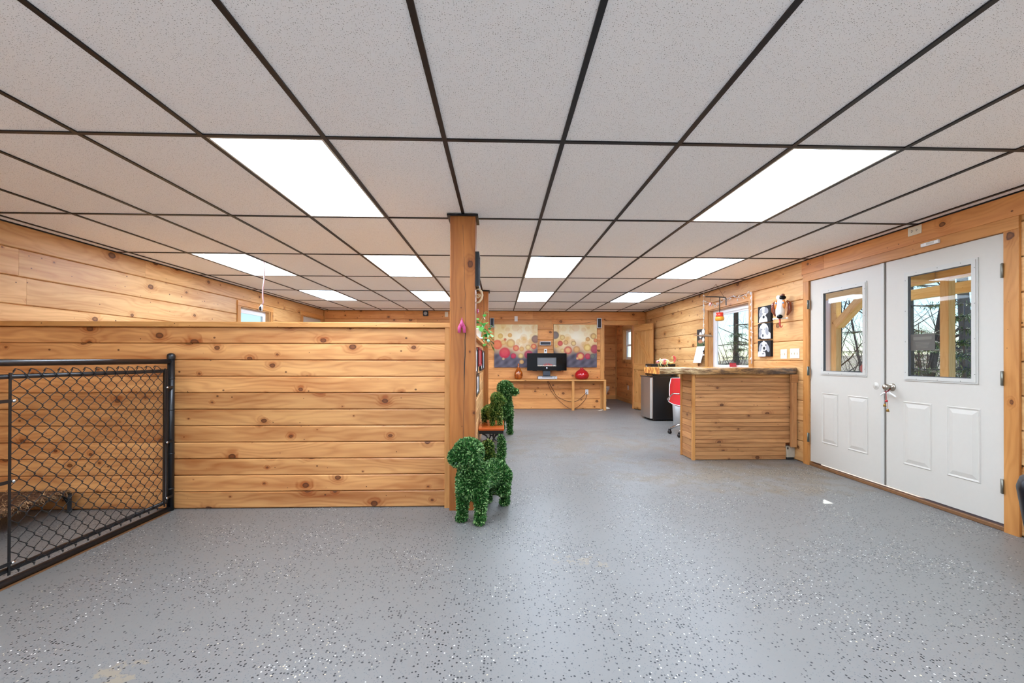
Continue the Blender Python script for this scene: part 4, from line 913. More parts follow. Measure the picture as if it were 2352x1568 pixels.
mesh_panel(2.19, Y1F - 0.058, 2.262); mesh_panel(Y0F + 0.06, 2.14, Y0F + 0.08)
for yy in (2.258, 3.268):
    box('tension_bar', BLACKM, fn, (0.020, yy - 0.005, 0.06), (0.026, yy + 0.005, 1.10))
    for z in (0.12, 0.54, 0.955): MB().lathe([(0.0, 0.0), (0.008, 0.001), (0.0095, 0.004), (0.009, 0.008), (0.004, 0.012), (0.0, 0.0125)], 12, (0.026, yy + 0.012, z), 'x').build('bolt', CHROME, fn); box('bolt_strap', BLACKM, fn, (0.0262, yy - (0.075 if yy < 3 else -0.006), z - 0.009), (0.0285, yy + (0.004 if yy < 3 else 0.075), z + 0.009))
sk_ = board('fence_sill', THRESH, fn, (-0.03, Y0F, 0.0), (0.03, Y1F - 0.03, 0.0012), 'y', 0.0)
# raised dog cot in the pen
db = thing('dog_cot', 'low dog cot with frayed brown cover behind the kennel mesh', 'pet bed', (-3.62, 2.95, 0.0), R_(4))
hw, hd, zt = 0.37, 0.36, 0.15
for nm, pts in (('side_rail', [(hw, -hd, zt), (hw, hd, zt)]), ('side_rail', [(-hw, -hd, zt), (-hw, hd, zt)]), ('end_rail', [(-hw, hd, zt), (hw, hd, zt)]), ('end_rail', [(-hw, -hd, zt), (hw, -hd, zt)])): MB().tube(pts, 0.017, 4, smooth=False).build(nm, BLACKM, db)
for sx in (-1, 1):
    for sy in (-1, 1):
        l = MB(); l.tube([(sx * hw, sy * hd, 0.0), (sx * hw, sy * hd, zt)], 0.016, 4, smooth=False); l.tube([(sx * hw, sy * hd, 0.06), (sx * (hw - 0.06), sy * hd, zt)], 0.009, 6); l.build('leg', BLACKM, db)
cv = MB(); vs = []; fs = []; nx = ny = 18
for j in range(ny + 1):
    for i in range(nx + 1):
        u, v = i / nx * 2 - 1, j / ny * 2 - 1; sag = (1 - u * u) * (1 - v * v); vs.append((u * (hw + 0.012), v * (hd - 0.03), zt + 0.022 - 0.05 * sag + random.uniform(-0.004, 0.004)))
for j in range(ny):
    for i in range(nx): a = j * (nx + 1) + i; fs.append((a, a + 1, a + nx + 2, a + nx + 1))
FUR = leaf_mat('frayed_brown', '#3a2416', '#7d573a', '#d2b080', 0.8)
cov = cv.add(vs, fs, True).build('cover', flat('brown_pile', '#5f412b', 0.9, var=0.3), db)
fz = MB(); rf = random.Random(6)
for k in range(3600):
    u, v = rf.uniform(-1, 1), rf.uniform(-1, 1)
    if rf.random() < 0.45: u = 1 - 0.05 * rf.random()
    x, y = u * (hw + 0.018), v * (hd - 0.03); z = zt + 0.022 - 0.05 * (1 - u * u) * (1 - v * v); a = rf.uniform(0, 6.28); L = rf.uniform(0.02, 0.06)
    dx, dy = math.cos(a) * L, math.sin(a) * L; dzz = rf.uniform(-0.01, 0.012) - (0.05 * rf.random() if u > 0.9 else 0); q = 0.0035
    fz.add([(x - dy / L * q, y + dx / L * q, z), (x + dy / L * q, y - dx / L * q, z), (x + dx, y + dy, z + 0.012 + dzz)], [(0, 1, 2)])
fz.build('frayed_pile', FUR, cov)['kind'] = 'stuff'

# ================================================================== TOPIARY DOGS
def remesh_union(parts, voxel=0.012):
    m = MB()
    for pr in parts:
        if pr[0] == 'b': m.ball(pr[1], pr[2], 18, 12, rot=pr[3] if len(pr) > 3 else None)
        else: m.tube(pr[1], pr[2], 12); [m.ball(pr[1][i], pr[2][i], 12, 8) for i in (0, len(pr[1]) - 1)]
    o = m.build('tmp', None); md = o.modifiers.new('r', 'REMESH'); md.mode = 'VOXEL'; md.voxel_size = voxel; md.use_smooth_shade = True
    sm = o.modifiers.new('s', 'SMOOTH'); sm.factor = 0.5; sm.iterations = 3
    dg = bpy.context.evaluated_depsgraph_get(); me = bpy.data.meshes.new_from_object(o.evaluated_get(dg)); bpy.data.objects.remove(o); return me
def leaves_on(me, n, size, seed, mat, parent, name='foliage'):
    rnd = np.random.RandomState(seed); me.calc_loop_triangles(); tr = np.array([t.vertices[:] for t in me.loop_triangles]); co = np.array([v.co[:] for v in me.vertices])
    a, b, c3 = co[tr[:, 0]], co[tr[:, 1]], co[tr[:, 2]]; cr = np.cross(b - a, c3 - a); ar = np.linalg.norm(cr, axis=1); nr = cr / (ar[:, None] + 1e-12)
    idx = rnd.choice(len(tr), n, p=ar / ar.sum()); r1, r2 = rnd.rand(n), rnd.rand(n); fl_ = r1 + r2 > 1; r1[fl_], r2[fl_] = 1 - r1[fl_], 1 - r2[fl_]
    P = a[idx] + (b - a)[idx] * r1[:, None] + (c3 - a)[idx] * r2[:, None]; N = nr[idx]
    T = rnd.randn(n, 3); D = N * (0.75 + 0.3 * rnd.rand(n)[:, None]) + T * 0.45; D /= np.linalg.norm(D, axis=1)[:, None]
    S = np.cross(D, rnd.randn(n, 3)); S /= np.linalg.norm(S, axis=1)[:, None]; U = np.cross(S, D)
    L = size * (0.7 + 0.6 * rnd.rand(n))[:, None]; W = L * 0.27
    v0 = P - N * 0.003; v1 = P + D * L * 0.5 + S * W + U * L * 0.06; v2 = P + D * L; v3 = P + D * L * 0.5 - S * W + U * L * 0.06
    V = np.stack([v0, v1, v2, v3], 1).reshape(-1, 3); m = bpy.data.meshes.new(name); m.from_pydata(V.tolist(), [], [(4 * i, 4 * i + 1, 4 * i + 2, 4 * i + 3) for i in range(n)]); m.materials.append(mat)
    o = bpy.data.objects.new(name, m); COL.objects.link(o); o.parent = parent; o['kind'] = 'stuff'; return o
def topiary(label, loc, rz, parts, n, size, mat, seed, group='leafy topiary dogs'):
    t = thing('topiary_dog', label, 'topiary', loc, rz, group); me = remesh_union(parts); me.materials.clear(); me.materials.append(CORE)
    o = bpy.data.objects.new('body', me); COL.objects.link(o); o.parent = t; leaves_on(me, n, size, seed, mat, t); return t
def dog_parts(head_yaw=-0.6, neck=0.0, S=1.0, tail=True, head_drop=0.0, leg=0.17, wide=1.0, muzzle=0.072):
    """local: nose towards +x, height z; leg = clear height under the chest"""
    q = leg; P = []
    P.append(('b', (0.17, 0, q + 0.115), (0.115, 0.108 * wide, 0.125)))
    P.append(('t', [(0.17, 0, q + 0.10), (0.0, 0, q + 0.09), (-0.2, 0, q + 0.085)], [0.088, 0.075, 0.088]))
    P.append(('b', (-0.2, 0, q + 0.085), (0.10, 0.095 * wide, 0.088)))
    for s_ in (-1, 1):
        P.append(('t', [(0.18, s_ * 0.068 * wide, q + 0.06), (0.19, s_ * 0.07 * wide, q * 0.5), (0.19, s_ * 0.07 * wide, 0.05)], [0.045, 0.031, 0.028])); P.append(('b', (0.2, s_ * 0.07 * wide, 0.03), (0.044, 0.034, 0.03)))
        P.append(('t', [(-0.2, s_ * 0.065 * wide, q + 0.06), (-0.17, s_ * 0.075 * wide, q * 0.75), (-0.25, s_ * 0.075 * wide, q * 0.45), (-0.235, s_ * 0.075 * wide, 0.04)], [0.068, 0.052, 0.026, 0.026])); P.append(('b', (-0.22, s_ * 0.075 * wide, 0.028), (0.045, 0.033, 0.028)))
    hz = q + 0.325 + neck; hxp = 0.235; cy, sy = math.cos(head_yaw), math.sin(head_yaw)
    P.append(('t', [(0.17, 0, q + 0.16), (hxp - 0.03, 0, q + 0.235 + neck * 0.5), (hxp, 0, hz)], [0.098, 0.078, 0.07]))
    rot = Matrix.Rotation(head_yaw, 3, 'Z')
    P.append(('b', (hxp, 0, hz), (0.098, 0.094, 0.088), rot)); mz = hz - 0.03 - head_drop
    P.append(('b', (hxp + muzzle * cy, muzzle * sy, mz), (0.06, 0.062 - (muzzle - 0.072) * 0.4, 0.058 - (muzzle - 0.072) * 0.4), rot))
    for s_ in (-1, 1):
        ex, ey = -0.01 * cy - s_ * 0.083 * sy, -0.01 * sy + s_ * 0.083 * cy
        P.append(('t', [(hxp + ex * 0.75, ey * 0.75, hz + 0.045), (hxp + ex * 1.15, ey * 1.15, hz + 0.02), (hxp + ex * 1.3, ey * 1.3, hz - 0.045)], [0.026, 0.028, 0.022]))
    if tail: P.append(('t', [(-0.28, 0, q + 0.11), (-0.33, 0, q + 0.2), (-0.335, 0, q + 0.28), (-0.31, 0, q + 0.335)], [0.032, 0.028, 0.025, 0.018]))
    out = []
    for pr in P:
        if pr[0] == 'b': out.append(('b', tuple(S * x for x in pr[1]), tuple(S * x for x in pr[2]), *pr[3:]))
        else: out.append(('t', [tuple(S * x for x in p) for p in pr[1]], [S * x for x in pr[2]]))
    return out
hd1 = math.atan2(-0.90, -0.40)
topiary('largest leafy topiary dog standing in front of the timber post', (-0.118, 3.235, 0.0), hd1, dog_parts(head_yaw=-0.85, leg=0.17, S=1.04), 17000, 0.0195, BOX1, 1)
topiary('tall topiary dog on the floor beyond the low bench', (0.03, 6.81, 0.0), R_(-77), dog_parts(head_yaw=1.0, S=1.22, leg=0.225, neck=0.045, tail=False, muzzle=0.115, head_drop=0.015), 8500, 0.026, BOX1, 2)
topiary('small topiary dog standing on the orange bench', (-0.09, 5.72, 0.3005), R_(-70), dog_parts(head_yaw=1.0, S=0.76, leg=0.13, neck=0.02, head_drop=0.02, tail=False, muzzle=0.1), 4600, 0.024, BOX2, 3)
td = thing('topiary_figure', 'little round-headed topiary figure behind the largest dog', 'topiary', (-0.10, 3.78, 0.0), R_(-90))
pp = [('b', (0, 0, 0.13), (0.095, 0.085, 0.13)), ('b', (0.01, 0, 0.29), (0.07, 0.075, 0.075)), ('b', (0.02, 0, 0.405), (0.046, 0.05, 0.046)), ('b', (0.065, 0.05, 0.03), (0.05, 0.035, 0.03)), ('b', (0.065, -0.05, 0.03), (0.05, 0.035, 0.03))]
me = remesh_union(pp); me.materials.clear(); me.materials.append(CORE); o = bpy.data.objects.new('body', me); COL.objects.link(o); o.parent = td; leaves_on(me, 2800, 0.023, 9, BOX2, td)
# low bench
be = thing('low_bench', 'low bench with orange wood top and black iron legs', 'bench', (-0.105, 5.71, 0.0))
MB().box((-0.158, -0.35, 0.268), (0.17, 0.35, 0.30), 0.005).build('bench_top', ORANGEW, be); MB().box((-0.15, -0.34, 0.225), (0.16, 0.34, 0.2675), 0.004).build('apron', BLACKM, be)
for yy in (-0.29, 0.29):
    l = MB()
    for s_ in (-1, 1): l.tube([(s_ * 0.11, yy, 0.224), (s_ * 0.06, yy, 0.195), (s_ * 0.025, yy, 0.14), (s_ * 0.02, yy, 0.07), (s_ * 0.05, yy, 0.03), (s_ * 0.12, yy, 0.012)], [0.012, 0.011, 0.01, 0.01, 0.011, 0.012], 8)
    l.box((-0.03, yy - 0.008, 0.085), (0.03, yy + 0.008, 0.1)); l.build('leg_frame', BLACKM, be)

# ================================================================== THINGS ON THE POST AND HALF WALL
tp_ = thing('pink_hook', 'pink rubber dog-shaped hook hung on the timber post', 'hook', (-0.289, 3.289, 1.37))
MB().tube([(0.0, -0.02, 0.105), (0.0, -0.016, 0.085), (0.0, -0.018, 0.06)], [0.007, 0.014, 0.024], 10).build('hook_body', PINK, tp_)
for s_ in (-1, 1): MB().tube([(s_ * 0.004, -0.018, 0.075), (s_ * 0.019, -0.018, 0.045), (s_ * 0.02, -0.018, 0.008)], [0.014, 0.0135, 0.011], 10).build('leg', PINK, tp_)
MB().tube([(0, -0.02, 0.1), (0.001, -0.016, 0.125)], [0.006, 0.002], 8).build('tail', PINK, tp_)
ps = thing('framed_sign', 'black framed sign fixed high on the side of the timber post', 'frame', (-0.1888, 3.392, 1.745), math.pi / 2)
box('panel', flat('grey_sign_board', '#9aa0aa', 0.4), ps, (-0.078, -0.018, 0.012), (0.078, -0.0005, 0.258)); m = MB()
for lo, hi in [((-0.09, -0.03, 0), (0.09, 0, 0.012)), ((-0.09, -0.03, 0.258), (0.09, 0, 0.27)), ((-0.09, -0.03, 0.012), (-0.078, 0, 0.258)), ((0.078, -0.03, 0.012), (0.09, 0, 0.258))]: m.box(lo, hi)
m.build('frame', BLACKP, ps)
orn = thing('scroll_ornament', 'carved pale wood scroll ornament on the side of the post', 'ornament', (-0.1885, 3.41, 1.66), 0)
m = MB(); m.tube([(0.0, 0, 0.075), (0.022, 0, 0.078), (0.042, 0, 0.06), (0.05, 0, 0.03), (0.044, 0, 0.0), (0.026, 0, -0.024), (0.0, 0, -0.034)], [0.008, 0.009, 0.01, 0.0105, 0.01, 0.009, 0.006], 8); m.build('outer_scroll', BONEW, orn)
sp2 = [(0.006 + (0.02 - 0.0011 * k) * math.cos(k * 0.6) + 0.012, 0, 0.02 + (0.02 - 0.0011 * k) * math.sin(k * 0.6)) for k in range(14)]; MB().tube(sp2, 0.0055, 7).build('inner_scroll', BONEW, orn); box('hanger', BLACKP, orn, (0.0, -0.008, 0.082), (0.006, 0.008, 0.095))
pf = thing('felt_flower', 'tiny pink flower charm under the scroll ornament', 'ornament', (-0.1885, 3.45, 1.565)); 
for k in range(5): MB().ball((0.012, 0.012 * math.cos(R_(72 * k)), 0.012 * math.sin(R_(72 * k))), (0.006, 0.009, 0.009), 8, 6).build('petal', PINK, pf)
MB().ball((0.016, 0, 0), 0.006, 8, 6).build('centre', WHITEC, pf)
def hung_frame(label, y0, y1, z0, z1, artf, fr_mat=BLACKP, d=0.03, name='picture_frame'):
    w, h = y1 - y0, z1 - z0; t = thing(name, label, 'frame', (XH + 0.0005, (y0 + y1) / 2, (z0 + z1) / 2), math.pi / 2); f = 0.022; m = MB()
    for lo, hi in [((-w / 2, -d, -h / 2), (w / 2, 0, -h / 2 + f)), ((-w / 2, -d, h / 2 - f), (w / 2, 0, h / 2)), ((-w / 2, -d, -h / 2 + f), (-w / 2 + f, 0, h / 2 - f)), ((w / 2 - f, -d, -h / 2 + f), (w / 2, 0, h / 2 - f))]: m.box(lo, hi)
    m.build('frame', fr_mat, t); canvas('print', None, (0, -0.002, 0), w - 2 * f, h - 2 * f, 14, artf, 'y', d - 0.014, PRINT, parent=t); return t
def mat_print(c1, c2):
    def f(u, v): return hx('#e9e9e6') if not (0.2 < u < 0.8 and 0.18 < v < 0.82) else tuple(np.array(hx(c1)) * (1 - v) + np.array(hx(c2)) * v)
    return f
hung_frame('black frame with white mat nearest the post on the half wall', 4.33, 4.76, 1.02, 1.297, mat_print('#b8c0c8', '#7c8690'))
rt_ = hung_frame('red and white framed panel in the middle of the half wall', 4.80, 5.55, 1.09, 1.31, lambda u, v: hx('#a31a1e') if abs(u - 0.5) > 0.07 else hx('#e8e0d8'), flat('red_frame', '#8f1a1c', 0.4), 0.042)
hung_frame('black frame with silvery mat right of the red panel', 5.62, 6.12, 1.02, 1.298, mat_print('#9aa4b0', '#5c6874'))
hung_frame('black frame at the far end of the half wall', 6.22, 6.86, 1.015, 1.303, mat_print('#8a94a4', '#4c545e'))
hung_frame('black frame hung lowest on the half wall', 4.48, 5.12, 0.776, 1.005, mat_print('#c8b8b0', '#8a7a78'))
# trailing plant in a white pot on the half wall cap
po = thing('potted_pothos', 'trailing green pothos in a white pot on the half wall', 'plant', (-0.262, 5.12, 1.4155))
MB().lathe([(0.0, 0.0), (0.056, 0.0), (0.062, 0.006), (0.064, 0.02), (0.058, 0.022), (0.0, 0.02)], 24).build('saucer', WHITEC, po)
MB().lathe([(0.0, 0.022), (0.04, 0.022), (0.052, 0.1), (0.06, 0.105), (0.061, 0.128), (0.055, 0.128), (0.052, 0.11), (0.0, 0.108)], 24).build('pot', WHITEC, po)
MB().lathe([(0.0, 0.112), (0.051, 0.111)], 16).build('soil', flat('potting_soil', '#3a2a1c', 0.95), po)
lv = MB(); nl = 7; vs = []; fs = []
for k in range(nl + 1):
    t = k / nl; w = 0.5 * math.sin(math.pi * min(1, t ** 0.75)) * (1 - 0.25 * t); zc = 0.12 * math.sin(t * 2.6)
    vs += [(t, -w, zc + 0.05), (t, 0, zc), (t, w, zc + 0.05)]
for k in range(nl): fs += [(3 * k, 3 * k + 1, 3 * k + 4, 3 * k + 3), (3 * k + 1, 3 * k + 2, 3 * k + 5, 3 * k + 4)]
LEAFM = []
for q, c_ in enumerate(('#3f8f3c', '#5fae48', '#8ccb68', '#2f7433')):
    o = MB().add(vs, fs, True).build('leaf', flat('pothos_green_%d' % q, c_, 0.35, var=0.15), po); LEAFM.append(o)
rv = random.Random(14); first = set(); stems = MB(); cnt = 0
vines = [[(0, 0, 0.11), (0.03, -0.02, 0.2), (0.07, 0.0, 0.27), (0.085, 0.03, 0.33)], [(0, 0, 0.11), (0.04, 0.03, 0.19), (0.1, 0.05, 0.2), (0.14, 0.06, 0.14), (0.16, 0.05, 0.06)], [(0, 0, 0.11), (0.05, -0.04, 0.15), (0.1, -0.06, 0.1), (0.12, -0.06, 0.0), (0.11, -0.05, -0.1)],
         [(0, 0, 0.11), (0.06, 0.02, 0.13), (0.12, 0.02, 0.08), (0.15, 0.02, -0.02), (0.17, 0.03, -0.09)], [(0, 0, 0.11), (-0.02, -0.04, 0.2), (-0.02, -0.06, 0.24)], [(0, 0, 0.11), (0.02, 0.06, 0.16), (0.05, 0.12, 0.1), (0.06, 0.14, 0.0)], [(0, 0, 0.11), (0.05, -0.08, 0.14), (0.08, -0.12, 0.05), (0.09, -0.13, -0.06)]]
for vn in vines:
    P = [Vector(p) for p in vn]; pts = []
    for i in range(len(P) - 1):
        for k in range(4): pts.append(P[i].lerp(P[i + 1], k / 4))
    pts.append(P[-1]); stems.tube(pts, 0.0028, 5)
    for i in range(2, len(pts), 2):
        src = LEAFM[cnt % 4]
        if cnt < 4: o = src
        else: o = src.copy(); COL.objects.link(o); o.parent = po
        s_ = rv.uniform(0.045, 0.075); o.scale = (s_, s_, s_); o.location = pts[i]; o.rotation_euler = (rv.uniform(-0.6, 0.6), rv.uniform(0.1, 1.3), rv.uniform(-1.6, 1.2)); cnt += 1
stems.build('stem', flat('pothos_stem', '#7fa54a', 0.5), po)

# ================================================================== RIGHT WALL DECOR
def dogart(k):
    def el(u, v, cx, cy, rx, ry, a=0.0):
        dx, dy = u - cx, v - cy; c_, s_ = math.cos(a), math.sin(a); p, q = dx * c_ + dy * s_, -dx * s_ + dy * c_; return (p / rx) ** 2 + (q / ry) ** 2 < 1
    def f(u, v):
        c_ = 0.02
        if k == 0:
            if el(u, v, .42, .95, .34, .4) or el(u, v, .42, .35, .3, .3): c_ = .62
            if el(u, v, .24, .42, .14, .26, .25) or el(u, v, .68, .3, .14, .2, -.4): c_ = .30
            if el(u, v, .42, .45, .09, .35): c_ = .8
            if el(u, v, .46, .68, .09, .09): c_ = .03
            if el(u, v, .36, .47, .035, .035) or el(u, v, .56, .4, .035, .035): c_ = .05
        elif k == 1:
            if el(u, v, .47, .42, .36, .4) or el(u, v, .75, .85, .3, .3): c_ = .62
            if el(u, v, .2, .6, .12, .3, .12) or el(u, v, .72, .52, .12, .26, -.2): c_ = .28
            if el(u, v, .45, .35, .16, .4): c_ = .85
            if el(u, v, .38, .82, .16, .16): c_ = .7
            if el(u, v, .4, .78, .07, .1): c_ = .05
            if el(u, v, .32, .4, .05, .04) or el(u, v, .55, .38, .05, .04): c_ = .12
        else:
            if el(u, v, .48, .35, .3, .3) or el(u, v, .3, .9, .32, .35): c_ = .6
            if el(u, v, .2, .42, .12, .28, .2) or el(u, v, .78, .48, .12, .26, -.35): c_ = .32
            if el(u, v, .47, .4, .12, .4): c_ = .8
            if el(u, v, .32, .3, .05, .06) or el(u, v, .63, .28, .05, .06): c_ = .1
            if el(u, v, .5, .48, .09, .1): c_ = .02
            if el(u, v, .49, .68, .06, .05) or el(u, v, .42, .83, .1, .03): c_ = .05
        n_ = 0.04 * math.sin(u * 47 + v * 31 * (k + 1)); c_ = max(0.012, c_ + (n_ if c_ > 0.1 else 0)); return (c_ * 0.96, c_ * 0.98, c_ * 1.03)
    return f
for k, (z0, z1, lab) in enumerate([(1.662, 1.87, 'top black and white dog portrait, dog with one dark ear'), (1.443, 1.648, 'middle black and white dog portrait, long-eared hound'), (1.215, 1.421, 'bottom black and white dog portrait, dog looking down')]):
    canvas('dog_portrait', lab, (XR - 0.0005, 5.385, (z0 + z1) / 2), 0.262, z1 - z0, 104, dogart(k), 'x', 0.032, PAINT, group='dog portraits beside the window', edge=(0.012, 0.012, 0.014))
mk = thing('ceramic_dog_mask', 'ceramic dog face wall ornament with orange eye patches', 'ornament', (XR - 0.066, 4.985, 1.80), R_(-52))
G = lambda c_: flat('glaze_' + c_, '#' + c_, 0.18, coat=0.5, var=0.05)
MB().tube([(0, -0.02, 0.10), (0, -0.04, 0.06), (0, -0.055, 0.0), (0, -0.065, -0.06), (0, -0.065, -0.12)], [0.03, 0.05, 0.046, 0.05, 0.042], 16).build('face', G('f1ede4'), mk)
for s_ in (-1, 1):
    e = MB().ball((s_ * 0.038, -0.072, 0.03), (0.024, 0.016, 0.056), 14, 10).build('eye_patch', G('cf7a30'), mk); MB().ball((s_ * 0.036, -0.088, 0.05), (0.011, 0.006, 0.012), 10, 8).build('eye', G('8fa4c4'), e)
    MB().tube([(s_ * 0.06, -0.03, 0.075), (s_ * 0.088, -0.03, 0.045), (s_ * 0.088, -0.025, -0.04), (s_ * 0.062, -0.03, -0.1)], [0.012, 0.021, 0.023, 0.008], 10).build('ear', G('7a3a22'), mk)
    MB().ball((s_ * 0.07, -0.06, -0.135), 0.014, 10, 7).build('bone_end', G('f3f0e8'), mk)
MB().tube([(-0.07, -0.06, -0.135), (0.07, -0.06, -0.135)], 0.008, 8).build('bone', G('f3f0e8'), mk); MB().ball((0.008, -0.104, -0.115), (0.032, 0.02, 0.025), 14, 9).build('nose', BLACKG, mk)
MB().ball((0.018, -0.05, 0.115), (0.042, 0.03, 0.026), 14, 9).build('cap', BLACKG, mk); MB().ball((-0.02, -0.055, 0.12), (0.028, 0.022, 0.03), 12, 8).build('cap_patch', G('f1ede4'), mk); MB().ball((0.02, -0.04, 0.145), (0.022, 0.02, 0.018), 12, 8).build('bow', G('7c4632'), mk)
MB().tube([(0.0, -0.08, -0.14), (0.0, -0.082, -0.19), (0.004, -0.08, -0.225), (0.016, -0.085, -0.24), (0.028, -0.085, -0.228), (0.026, -0.085, -0.212)], [0.009, 0.011, 0.009, 0.007, 0.006, 0.004], 8).build('tongue_hook', G('b8382c'), mk)
wall_plate('light_switch', 'almond double switch plate below the ceramic mask', 'switch', 'x', XR - 0.0005, 5.045, 1.243, 0.115, 0.116, PLATE, [(-0.023, 0, 0.01, 0.024), (0.023, 0, 0.01, 0.024)])
wall_plate('light_switch', 'almond triple switch plate nearest the door casing', 'switch', 'x', XR - 0.0005, 4.855, 1.247, 0.158, 0.116, PLATE, [(-0.046, 0, 0.01, 0.024), (0, 0, 0.01, 0.024), (0.046, 0, 0.01, 0.024)])
ol = thing('power_outlet', 'almond outlet plate set sideways above the double doors', 'outlet', (XR - 0.0125, 3.408, 2.252), -math.pi / 2)
box('plate', PLATE, ol, (-0.058, -0.007, -0.036), (0.058, 0, 0.036), 0.003)
for dx in (-0.02, 0.02):
    for dz in (-0.006, 0.006): box('socket', DARKSLOT, ol, (dx - 0.006, -0.0085, dz - 0.002), (dx + 0.001, -0.0071, dz + 0.002))
    MB().lathe([(0, -0.0085), (0.0025, -0.0085), (0.0025, -0.0071)], 8, (dx + 0.008, 0, 0), 'y').build('socket', DARKSLOT, ol)
ds = thing('door_sensor', 'slim white contact sensor on the casing above the doors', 'sensor', (XR - 0.0205, 3.27, 2.107), -math.pi / 2)
box('magnet', PLATEW, ds, (-0.072, -0.016, -0.014), (-0.045, 0, 0.014), 0.003); box('sensor_body', PLATEW, ds, (-0.0445, -0.02, -0.014), (0.072, 0, 0.014), 0.003); box('led_window', LITE, ds, (-0.02, -0.0212, -0.008), (0.04, -0.0201, 0.008))
# calendar
cl = thing('wall_calendar', 'wall calendar with dark photo and white page left of window', 'calendar', (XR - 0.003, 7.165, 1.40), -math.pi / 2)
canvas('photo_page', None, (0, 0.0, 0.148), 0.285, 0.292, 26, lambda u, v: hx('#b07858') if (u - .45) ** 2 / .1 + (v - .72) ** 2 / .012 < 1 else (hx('#d8d4cc') if (u - .45) ** 2 + (v - .35) ** 2 < .03 else (hx('#35302c') if v < .75 else hx('#4a5a3a'))), 'y', 0.003, PRINT, parent=cl)
o = canvas('date_page', None, (0, -0.001, -0.15), 0.285, 0.29, 42, lambda u, v: hx('#c9ccd2') if (v > .16 and (abs((u * 7) % 1 - .5) > .47 or abs(((v - .16) * 6.2) % 1 - .5) > .46)) else hx('#f4f4f2'), 'y', 0.002, PRINT, parent=cl); o.rotation_euler = (R_(-14), 0, 0); o.location = (0, -0.036, -0.142)
# bells on the knob
bl = thing('bell_hanger', 'string of small brass bells and beads hung on the door knob', 'bells', (XR - 0.04, 3.628, 0.90), -math.pi / 2)
for s_ in (-1, 1):
    ring = MB(); ring.tube([(s_ * 0.005, 0, 0.0), (s_ * 0.03, 0, -0.02), (s_ * 0.06, 0, -0.035), (s_ * 0.075 if s_ > 0 else -0.07, 0, -0.045)], [0.005, 0.006, 0.007, 0.005], 8); ring.build('bone_tag', SHELL, bl)
for k in range(6): MB().tube([(-0.035 + 0.014 * k + 0.006 * math.cos(a), -0.012, -0.012 - 0.004 * abs(k - 2.5) + 0.006 * math.sin(a)) for a in [R_(60 * q) for q in range(6)]], 0.0022, 5, closed=True).build('chain_link', SHELL, bl)
MB().tube([(0.0, 0.02, 0.02), (0.012, -0.012, 0.0), (0.0, -0.018, -0.012), (-0.012, -0.012, 0.0)], 0.005, 7).build('ribbon', flat('red_ribbon', '#8d1f22', 0.6), bl)
for x, z in ((0.004, -0.085), (-0.012, -0.12), (0.014, -0.16)):
    MB().tube([(0.0, -0.014, -0.012), (x, -0.014, z + 0.012)], 0.0016, 5).build('thread', flat('pink_thread', '#b56a62', 0.7), bl)
MB().ball((0.004, -0.016, -0.088), (0.012, 0.012, 0.01), 12, 8).build('bead', REDG, bl)
for x, z in ((-0.012, -0.13), (0.016, -0.172)): MB().lathe([(0.0, 0.018), (0.006, 0.017), (0.009, 0.006), (0.013, -0.008), (0.011, -0.008), (0.0, 0.008)], 14, (x, -0.016, z)).build('bell', BRASS, bl)
# iron mobile by the window
mb = thing('iron_mobile', 'bent iron bar mobile with red cup hung before the window', 'mobile', (3.25, 6.24, 2.2))
MB().tube([(0, 0, ZC - 2.2 - 0.001), (0, 0.30, -0.04)], 0.0022, 5).build('cord', CORDB, mb); MB().tube([(0, 0, ZC - 2.2 - 0.001), (0, -0.22, -0.115)], 0.0022, 5).build('cord', CORDB, mb)
MB().tube([(0, 0.32, -0.036), (0, 0.0, -0.085), (0, -0.255, -0.13), (0, -0.278, -0.15), (0, -0.285, -0.25)], 0.009, 4, smooth=False).build('iron_bar', IRON, mb)
MB().tube([(0, -0.105, -0.105), (0, -0.105, -0.33)], 0.006, 6).build('rod', IRON, mb)
MB().lathe([(0.0, -0.332), (0.05, -0.334), (0.052, -0.395), (0.05, -0.397), (0.0, -0.397)], 20, (0, -0.105, 0)).build('red_cup', CUPR, mb); MB().lathe([(0.0, -0.397), (0.06, -0.397), (0.064, -0.42), (0.058, -0.45), (0.045, -0.455), (0.0, -0.44)], 20, (0, -0.105, 0)).build('yellow_bowl', CUPY, mb)
MB().tube([(0, 0.17, -0.06), (0, 0.17, -0.145)], 0.0015, 5).build('cord', CORDB, mb)
h = MB(); ol_ = [(0.03 * 16 * math.sin(a) ** 3 / 17, 0.03 * (13 * math.cos(a) - 5 * math.cos(2 * a) - 2 * math.cos(3 * a) - math.cos(4 * a)) / 17) for a in [2 * math.pi * k / 24 for k in range(24)]]
h.prism([(p[0] + 0.17, p[1] - 0.168) for p in ol_], -0.007, 0.007, 'x'); h.build('heart', CUPR, mb)
sm = thing('driftwood_mobile', 'white shell discs and driftwood strung beside the window', 'mobile', (3.25, 6.62, 2.13))
MB().tube([(0, 0.0, 0.172), (0, 0.0, -0.72)], 0.0018, 5).build('cord', SHELL, sm)
for z, r in ((-0.518, 0.05), (-0.643, 0.036)): MB().lathe([(0, -0.006), (r * 0.8, -0.005), (r, 0.0), (r * 0.8, 0.005), (0, 0.006)], 20, (-0.008, 0.0, z), 'x').build('shell_disc', SHELL, sm)
MB().tube([(0.008, 0.36, -0.545), (0.008, 0.15, -0.57), (0.008, -0.05, -0.578), (0.008, -0.2, -0.59), (0.008, -0.27, -0.608)], [0.005, 0.012, 0.02, 0.019, 0.006], 8).build('driftwood', DRIFT, sm)
for k, z in enumerate((0.06, -0.02, -0.1, -0.2, -0.3, -0.4)): MB().ball((0, 0.0, z), 0.01 if k % 2 else 0.013, 8, 6).build('bead', SHELL, sm)
